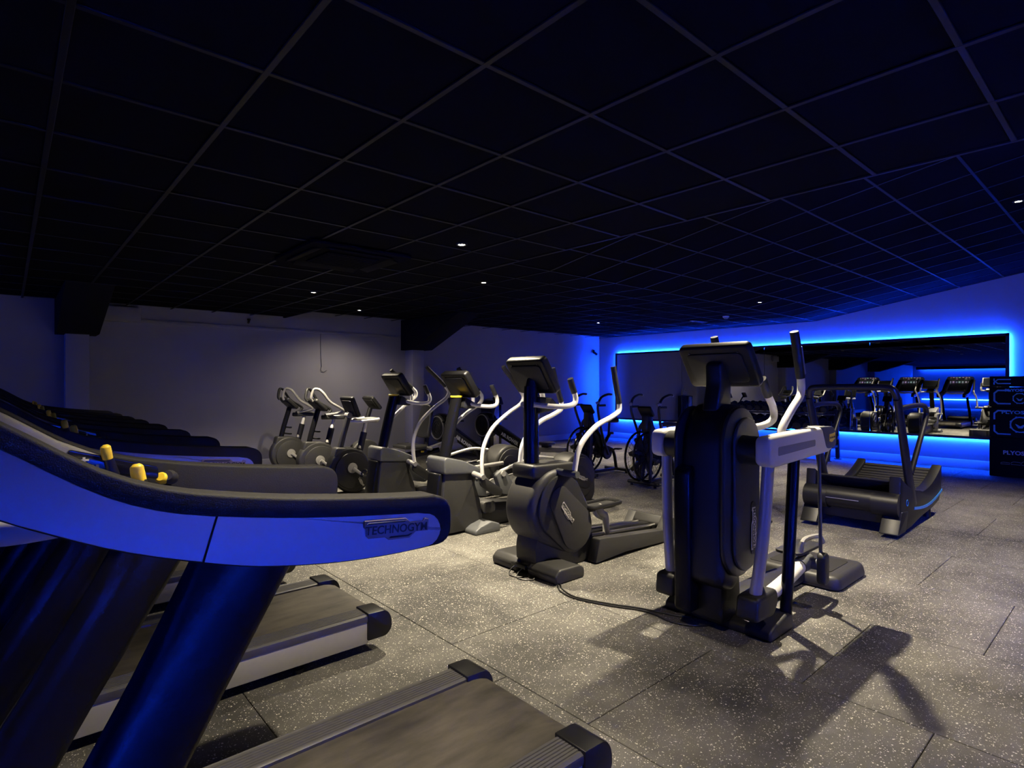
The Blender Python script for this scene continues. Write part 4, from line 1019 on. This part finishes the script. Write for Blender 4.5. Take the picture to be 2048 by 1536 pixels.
        # hanger rod and pedal assembly
        q = nb(); cyl(q, (3.90 - ox, s * .34, 1.03), (3.94 - ox, s * .335, .36), .011, 10); obj('hanger_rod', q, 'grey', t)
        dz = 0 if s < 0 else .10
        q = nb(); tube(q, [(3.30 - ox, s * .26, .205), (3.6 - ox, s * .25, .235 + dz * .3), (3.86 - ox, s * .24, .275 + dz)], .042, n=16); obj('pedal_arm', q, 'white', t)
        q = nb(); tube(q, [(3.84 - ox, s * .24, .275 + dz), (3.93 - ox, s * .24, .285 + dz), (3.98 - ox, s * .24, .30 + dz)], [.047, .055, .045], n=16); pj = obj('pedal_joint', q, 'grey', t)
        q = nb(); cyl(q, (3.93 - ox, s * .24, .285 + dz), (3.95 - ox, s * .335, .285 + dz), .036, 16); obj('joint_stub', q, 'grey', pj)
        q = nb(); prism(q, S(st(3.90, 3.985, .16, .37)), *sorted((s * .32, s * .375)), 'y', bevel=.015, seg=3); obj('joint_cap', q, 'dark', t)
        pz = .37 + dz
        q = nb(); prism(q, rrect(4.02 - ox, s * .17, .40, .17, .04), pz - .03, pz - .01, 'z', bevel=.006); pd = obj('pedal', q, 'dark', t)
        q = nb()
        tube(q, [(3.83 - ox, s * .255, pz), (3.86 - ox, s * .262, pz + .075), (4.10 - ox, s * .262, pz + .06), (4.20 - ox, s * .255, pz)], .016, n=8, sub=4); obj('pedal_guard', q, 'mid', pd)
    q = nb(); prism(q, fillet(S([(3.14, 1.28), (3.32, 1.30), (3.32, 1.50), (3.25, 1.60), (3.18, 1.58), (3.19, 1.46)]), .03), -.05, .05, 'y', bevel=.02, seg=3); obj('console_neck', q, 'black', t)
    console_box(t, (3.275 - ox, 0, 1.575), .46, .30, .06, 36)
    # long low beam and the rear foot plate
    q = nb(); prism(q, fillet(S([(3.3, .02), (4.9, .015), (4.9, .075), (3.9, .13), (3.3, .14)]), .02), -.08, .08, 'y', bevel=.015); obj('base_beam', q, 'dark', t)
    q = nb(); prism(q, rrect(4.62 - ox, 0, .60, .64, .07, 5), .0, .10, 'z', bevel=.03, seg=3, hi_scale=.94); rf = obj('rear_foot', q, 'char', t)
    q = nb(); prism(q, rrect(4.62 - ox, 0, .40, .44, .04, 4), .099, .104, 'z', bevel=.001, seg=1); obj('grip_mat', q, 'soft', rf)
    return t
make_vario()

# ------------------------------------------------------------------ curved treadmill
def make_curved():
    t = thing('curved_treadmill', 'black curved manual treadmill with slatted belt in front of the mirror', 'treadmill', (7.05, 2.03, 0))
    ox = 7.05
    S = lambda pts: [(a - ox, c) for a, c in pts]
    topc = lambda x: .30 + .33 * ((x - 7.15) / 1.0) ** 2 + (.02 if x < 7.1 else 0)
    xs_ = [6.36 + 1.56 * i / 14 for i in range(15)]
    up = [(x, topc(x) + .045) for x in xs_]
    dn = [(7.90, .28), (7.80, .16), (7.55, .12), (7.1, .09), (6.72, .04), (6.45, .03), (6.36, .12), (6.33, .30)]
    for s in (-1, 1):
        lo, hi = sorted((s * .33, s * .43))
        q = nb(); prism(q, S(up + dn), lo, hi, 'y', bevel=.015, seg=2); sd = obj('side_fairing', q, 'black', t)
        st = [(6.80 + 1.12 * i / 10, .215 - .06 * math.sin(math.pi * i / 10) + .05 * i / 10) for i in range(11)]
        sp = [(a, c + .013) for a, c in st] + [(a, c - .014) for a, c in reversed(st)]
        q = nb(); prism(q, S(sp), *sorted((s * .428, s * .434)), 'y'); obj('blue_stripe', q, 'stripe', sd)
        q = nb(); tube(q, [(a, s * .431, c) for a, c in S(circ(6.56, .30, .03, 18))], .004, n=6, smooth=False, closed=True); obj('round_emblem', q, 'stripe', sd)
        q = nb(); cyl(q, (6.36 - ox, s * .20, .30), (6.36 - ox, s * .425, .30), .115, 28); obj('roller_end', q, 'black', t)
        # front feet
        q = nb(); prism(q, S(fillet([(6.22, .035), (6.48, .035), (6.56, .22), (6.36, .24)], .015)), *sorted((s * .28, s * .44)), 'y', bevel=.01); ff = obj('front_leg', q, 'black', t)
        for x in (6.38, 7.6):
            q = nb(); cyl(q, (x - ox, s * .36, 0), (x - ox, s * .36, .03 if x < 7 else .14), .035, 16); obj('levelling_foot', q, 'black', t)
        # upright and side rail
        q = nb(); tube(q, [(6.86 - ox, s * .40, .24), (6.62 - ox, s * .40, .75), (6.36 - ox, s * .40, 1.32)], [.085, .07, .055], r2=[.035, .035, .032], n=18); obj('upright', q, 'frame', t)
        q = nb(); tube(q, [(6.42 - ox, s * .40, 1.22), (6.75 - ox, s * .42, 1.24), (7.15 - ox, s * .42, 1.235), (7.28 - ox, s * .42, 1.19), (7.28 - ox, s * .42, 1.10), (7.05 - ox, s * .415, .85), (6.78 - ox, s * .405, .56)], .026, n=14); obj('side_rail', q, 'frame', t)
    q = nb(); tube(q, [(6.37 - ox, -.40, 1.30), (6.33 - ox, -.375, 1.40), (6.33 - ox, -.30, 1.425), (6.33 - ox, 0, 1.43), (6.33 - ox, .30, 1.425), (6.33 - ox, .375, 1.40), (6.37 - ox, .40, 1.30)], .032, n=16); obj('top_bar', q, 'frame', t)
    q = nb(); cyl(q, (6.36 - ox, -.20, .31), (6.36 - ox, .20, .31), .105, 28); rl = obj('front_roller_cover', q, 'black', t)
    q = nb(); box(q, (6.25 - ox, 0.05, .31), (.004, .30, .006)); obj('trim_line', q, 'chrome', rl)
    for i in range(26):
        x = 6.40 + 1.48 * i / 25
        sl = .66 * (x - 7.15)
        q = nb(); box(q, (x - ox, 0, topc(x) + .005), (.052, .655, .02), bevel=.004, seg=1, rot=Matrix.Rotation(-math.atan(sl), 3, 'Y')); obj('belt_slat', q, 'soft', t)
    q = nb(); prism(q, S([(6.4, .10), (7.85, .20), (7.85, .40), (7.15, .26), (6.4, .40)]), -.30, .30, 'y'); obj('inner_frame', q, 'black', t)
    q = nb(); cyl(q, (7.87 - ox, -.33, .36), (7.87 - ox, .33, .36), .075, 24); obj('rear_roller_cover', q, 'black', t)
    return t
make_curved()

# ------------------------------------------------------------------ plyo boxes
def plyo(z0, z1, w, d, label, style):
    t = thing('plyo_box', label, 'box', (12.08, 1.76 - w / 2, z0), 0, 'stack of plyo boxes')
    h = z1 - z0
    q = nb(); box(q, (0, 0, h / 2), (d, w, h - .004), bevel=.012, seg=2); obj('foam_body', q, 'foam', t)
    x = -d / 2 - .0015
    def face_poly(pts, m, name):
        q2 = nb(); prism(q2, pts, x, x + .002, 'x'); return obj(name, q2, m, t)
    if style:
        th = .022 * min(1, h / .4 + .3)
        for sy in (-1, 1):
            for sz in (-1, 1):
                Yc, Zc = sy * (w / 2 - .05), h / 2 + sz * (h / 2 - .045)
                l1, l2, ch = .16, min(.10, h * .22), .05
                pts = [(Yc - sy * (ch + l1), Zc), (Yc - sy * ch, Zc), (Yc, Zc - sz * ch), (Yc, Zc - sz * (ch + l2)), (Yc - sy * th, Zc - sz * (ch + l2)), (Yc - sy * th, Zc - sz * (ch + th * .4)), (Yc - sy * (ch + th * .4), Zc - sz * th), (Yc - sy * (ch + l1), Zc - sz * th)]
                face_poly(pts, 'cyan', 'corner_mark')
        if h > .25:
            r = h * .26
            ring = nb(); outer = circ(0, h * .44, r, 40); inner = circ(0, h * .44, r * .86, 40)
            v = [[ring.verts.new((x + dx, a, c)) for a, c in pp] for dx, pp in ((0, outer), (0, inner), (.002, outer), (.002, inner))]
            for i in range(40):
                j = (i + 1) % 40
                ring.faces.new((v[0][i], v[0][j], v[1][j], v[1][i])); ring.faces.new((v[0][i], v[2][i], v[2][j], v[0][j])); ring.faces.new((v[1][i], v[1][j], v[3][j], v[3][i]))
            bmesh.ops.recalc_face_normals(ring, faces=ring.faces[:]); obj('round_emblem', ring, 'cyan', t)
            q2 = nb()
            for k in range(8):
                a = math.pi * (k / 4 + .125); prism(q2, [(r * .98 * math.cos(a - .12), h * .44 + r * .98 * math.sin(a - .12)), (r * 1.08 * math.cos(a - .08), h * .44 + r * 1.08 * math.sin(a - .08)), (r * 1.08 * math.cos(a + .08), h * .44 + r * 1.08 * math.sin(a + .08)), (r * .98 * math.cos(a + .12), h * .44 + r * .98 * math.sin(a + .12))], x, x + .002, 'x')
            prism(q2, [(r * .5, h * .44 + r * .1), (r * .2, h * .44 - r * .45), (-r * .2, h * .44 - r * .45), (-r * .5, h * .44 + r * .1), (-r * .25, h * .44 - r * .02), (0, h * .44 - r * .2), (r * .25, h * .44 - r * .02)], x, x + .002, 'x')
            obj('emblem_mark', q2, 'cyan', t)
            lettering('lettering', 'PLYOSOFT', .07 if h > .4 else .055, 'cyan', t, (x - .0005, 0, h * .83), (0, -1, 0), (0, 0, 1), bold=.002, width=1.35)
    else:
        lettering('lettering', 'PLYOSOFT', .085, 'print', t, (x - .0005, 0, h * .62), (0, -1, 0), (0, 0, 1), bold=.0025, width=1.05)
        q2 = nb(); Y0 = w / 2 - .14
        for k in range(4):
            y0 = Y0 - .125 * k; hh = .022 + .016 * k
            rect = [(y0, .205), (y0 - .11, .205), (y0 - .11, .205 + hh), (y0 - .03, .205 + hh + .006), (y0, .205 + hh * .7)]
            tube(q2, [(x, a, c) for a, c in rect], .0022, n=4, smooth=False, closed=True)
        obj('box_outlines', q2, 'print', t)
    return t
plyo(0, .62, .76, .62, 'black foam plyo box with white print, bottom of the stack', 0)
plyo(.62, 1.10, .745, .60, 'black foam plyo box with large round emblem, second from the floor', 1)
plyo(1.10, 1.42, .73, .60, 'black foam plyo box with small round emblem, third from the floor', 1)
plyo(1.42, 1.59, .71, .60, 'thin black foam plyo box on top of the stack', 1)

# ------------------------------------------------------------------ dumbbell rack and dumbbells
t = thing('dumbbell_rack', 'black steel two tier dumbbell rack standing against the mirror wall', 'rack', (11.95, 5.25, 0))
for s in (-1, 1):
    y = s * 1.13
    b = nb(); box(b, (-.24, y, .39), (.06, .07, .74), bevel=.008, rot=Matrix.Rotation(R(6), 3, 'Y')); obj('front_leg', b, 'frame', t)
    b = nb(); box(b, (.18, y, .50), (.06, .07, .96), bevel=.008, rot=Matrix.Rotation(R(-6), 3, 'Y')); obj('rear_leg', b, 'frame', t)
    for x in (-.28, .23):
        b = nb(); lathe(b, [(.065, 0), (.065, .012), (.045, .02), (.001, .02)], (x, y, 0), n=18); obj('foot_plate', b, 'frame', t)
    b = nb(); box(b, (-.03, y, .26), (.48, .045, .05), bevel=.006); obj('side_brace', b, 'frame', t)
    b = nb(); cyl(b, (-.26, y, .46), (-.26, y - s * .0 - .17, .46), .035, 14); obj('bumper_peg', b, 'frame', t)
for z, x in ((.56, -.17), (.90, .08)):
    for dx in (-.09, .09):
        b = nb(); box(b, (x + dx, 0, z + (dx * .25)), (.04, 2.3, .035), bevel=.005); obj('tier_rail', b, 'frame', t)
b = nb(); box(b, (.18, 0, .30), (.05, 2.26, .06), bevel=.006); obj('rear_crossbar', b, 'frame', t)
def make_dumbbell(r_):
    d = thing('dumbbell', 'x', 'dumbbell', (0, 0, 0), 0, 'dumbbells on the rack')
    q = nb(); cyl(q, (-.07, 0, 0), (.07, 0, 0), .016, 14); obj('handle', q, 'chrome', d)
    for s in (-1, 1):
        q = nb(); lathe(q, [(.001, s * .06), (r_ * .85, s * .06), (r_, s * .075), (r_, s * .155), (r_ * .9, s * .17), (.001, s * .17)], (0, 0, 0), 'x', 24); hd = obj('weight_head', q, 'dark', d)
        q = nb(); lathe(q, [(r_ * .35, s * .169), (r_ * .35, s * .174), (.001, s * .174)], (0, 0, 0), 'x', 18); obj('end_disc', q, 'char', hd)
    return d
for tier, (z, x, n, r0) in enumerate(((.585, -.17, 11, .085), (.925, .08, 13, .065))):
    step = 2.12 / n
    proto = make_dumbbell(r0)
    for k in range(n):
        d = proto if k == 0 else dup(proto)
        d.location = (11.95 + x, 5.25 - 1.06 + step * (k + .5), z + r0 + .012)
        d.rotation_euler = (0, R(-14), 0)
        d['label'] = 'black round headed dumbbell on the %s tier of the rack' % ('lower' if tier == 0 else 'upper')
        d['group'] = 'dumbbells on the %s tier' % ('lower' if tier == 0 else 'upper')

# ------------------------------------------------------------------ water fountain by the side wall
t = thing('water_fountain', 'dark water fountain with steel pillar standing at the grey side wall', 'water fountain', (8.35, 10.15, 0))
b = nb(); box(b, (0, 0, .55), (.34, .34, 1.1), bevel=.015); obj('cabinet', b, 'gloss', t)
b = nb(); box(b, (0, -.176, .55), (.16, .012, 1.06), bevel=.004); obj('steel_panel', b, 'chrome', t)
b = nb(); lathe(b, [(.13, .0), (.14, .03), (.12, .035), (.10, .012), (.001, .01)], (0, 0, 1.1), n=24); obj('basin', b, 'chrome', t)
b = nb(); tube(b, [(.09, 0, 1.11), (.09, 0, 1.26), (.05, -.01, 1.33), (-.01, -.02, 1.30), (-.02, -.02, 1.26)], .012, n=10); obj('spout', b, 'chrome', t)

# ------------------------------------------------------------------ cables on the floor
def cable(pts, label, r=.005):
    q = nb(); tube(q, pts, r, n=6, sub=8); return tag(obj('power_cable', q, 'cable'), label, 'cable')
cable([(3.0, 2.86, .006), (2.93, 2.76, .006), (2.90, 2.60, .006), (2.98, 2.38, .006), (3.06, 2.22, .006), (3.10, 2.10, .006), (3.14, 1.98, .006), (3.19, 1.90, .006)],
      'black power cable running between the logo disc elliptical and the cardio trainer')
cable([(2.97, 2.855, .006), (2.90, 2.76, .006), (2.875, 2.60, .006), (2.95, 2.37, .006), (3.03, 2.21, .006), (3.05, 2.10, .006), (3.03, 1.96, .006), (3.08, 1.84, .006), (3.18, 1.76, .006)],
      'second black cable that loops slightly wider in front of the cardio trainer')
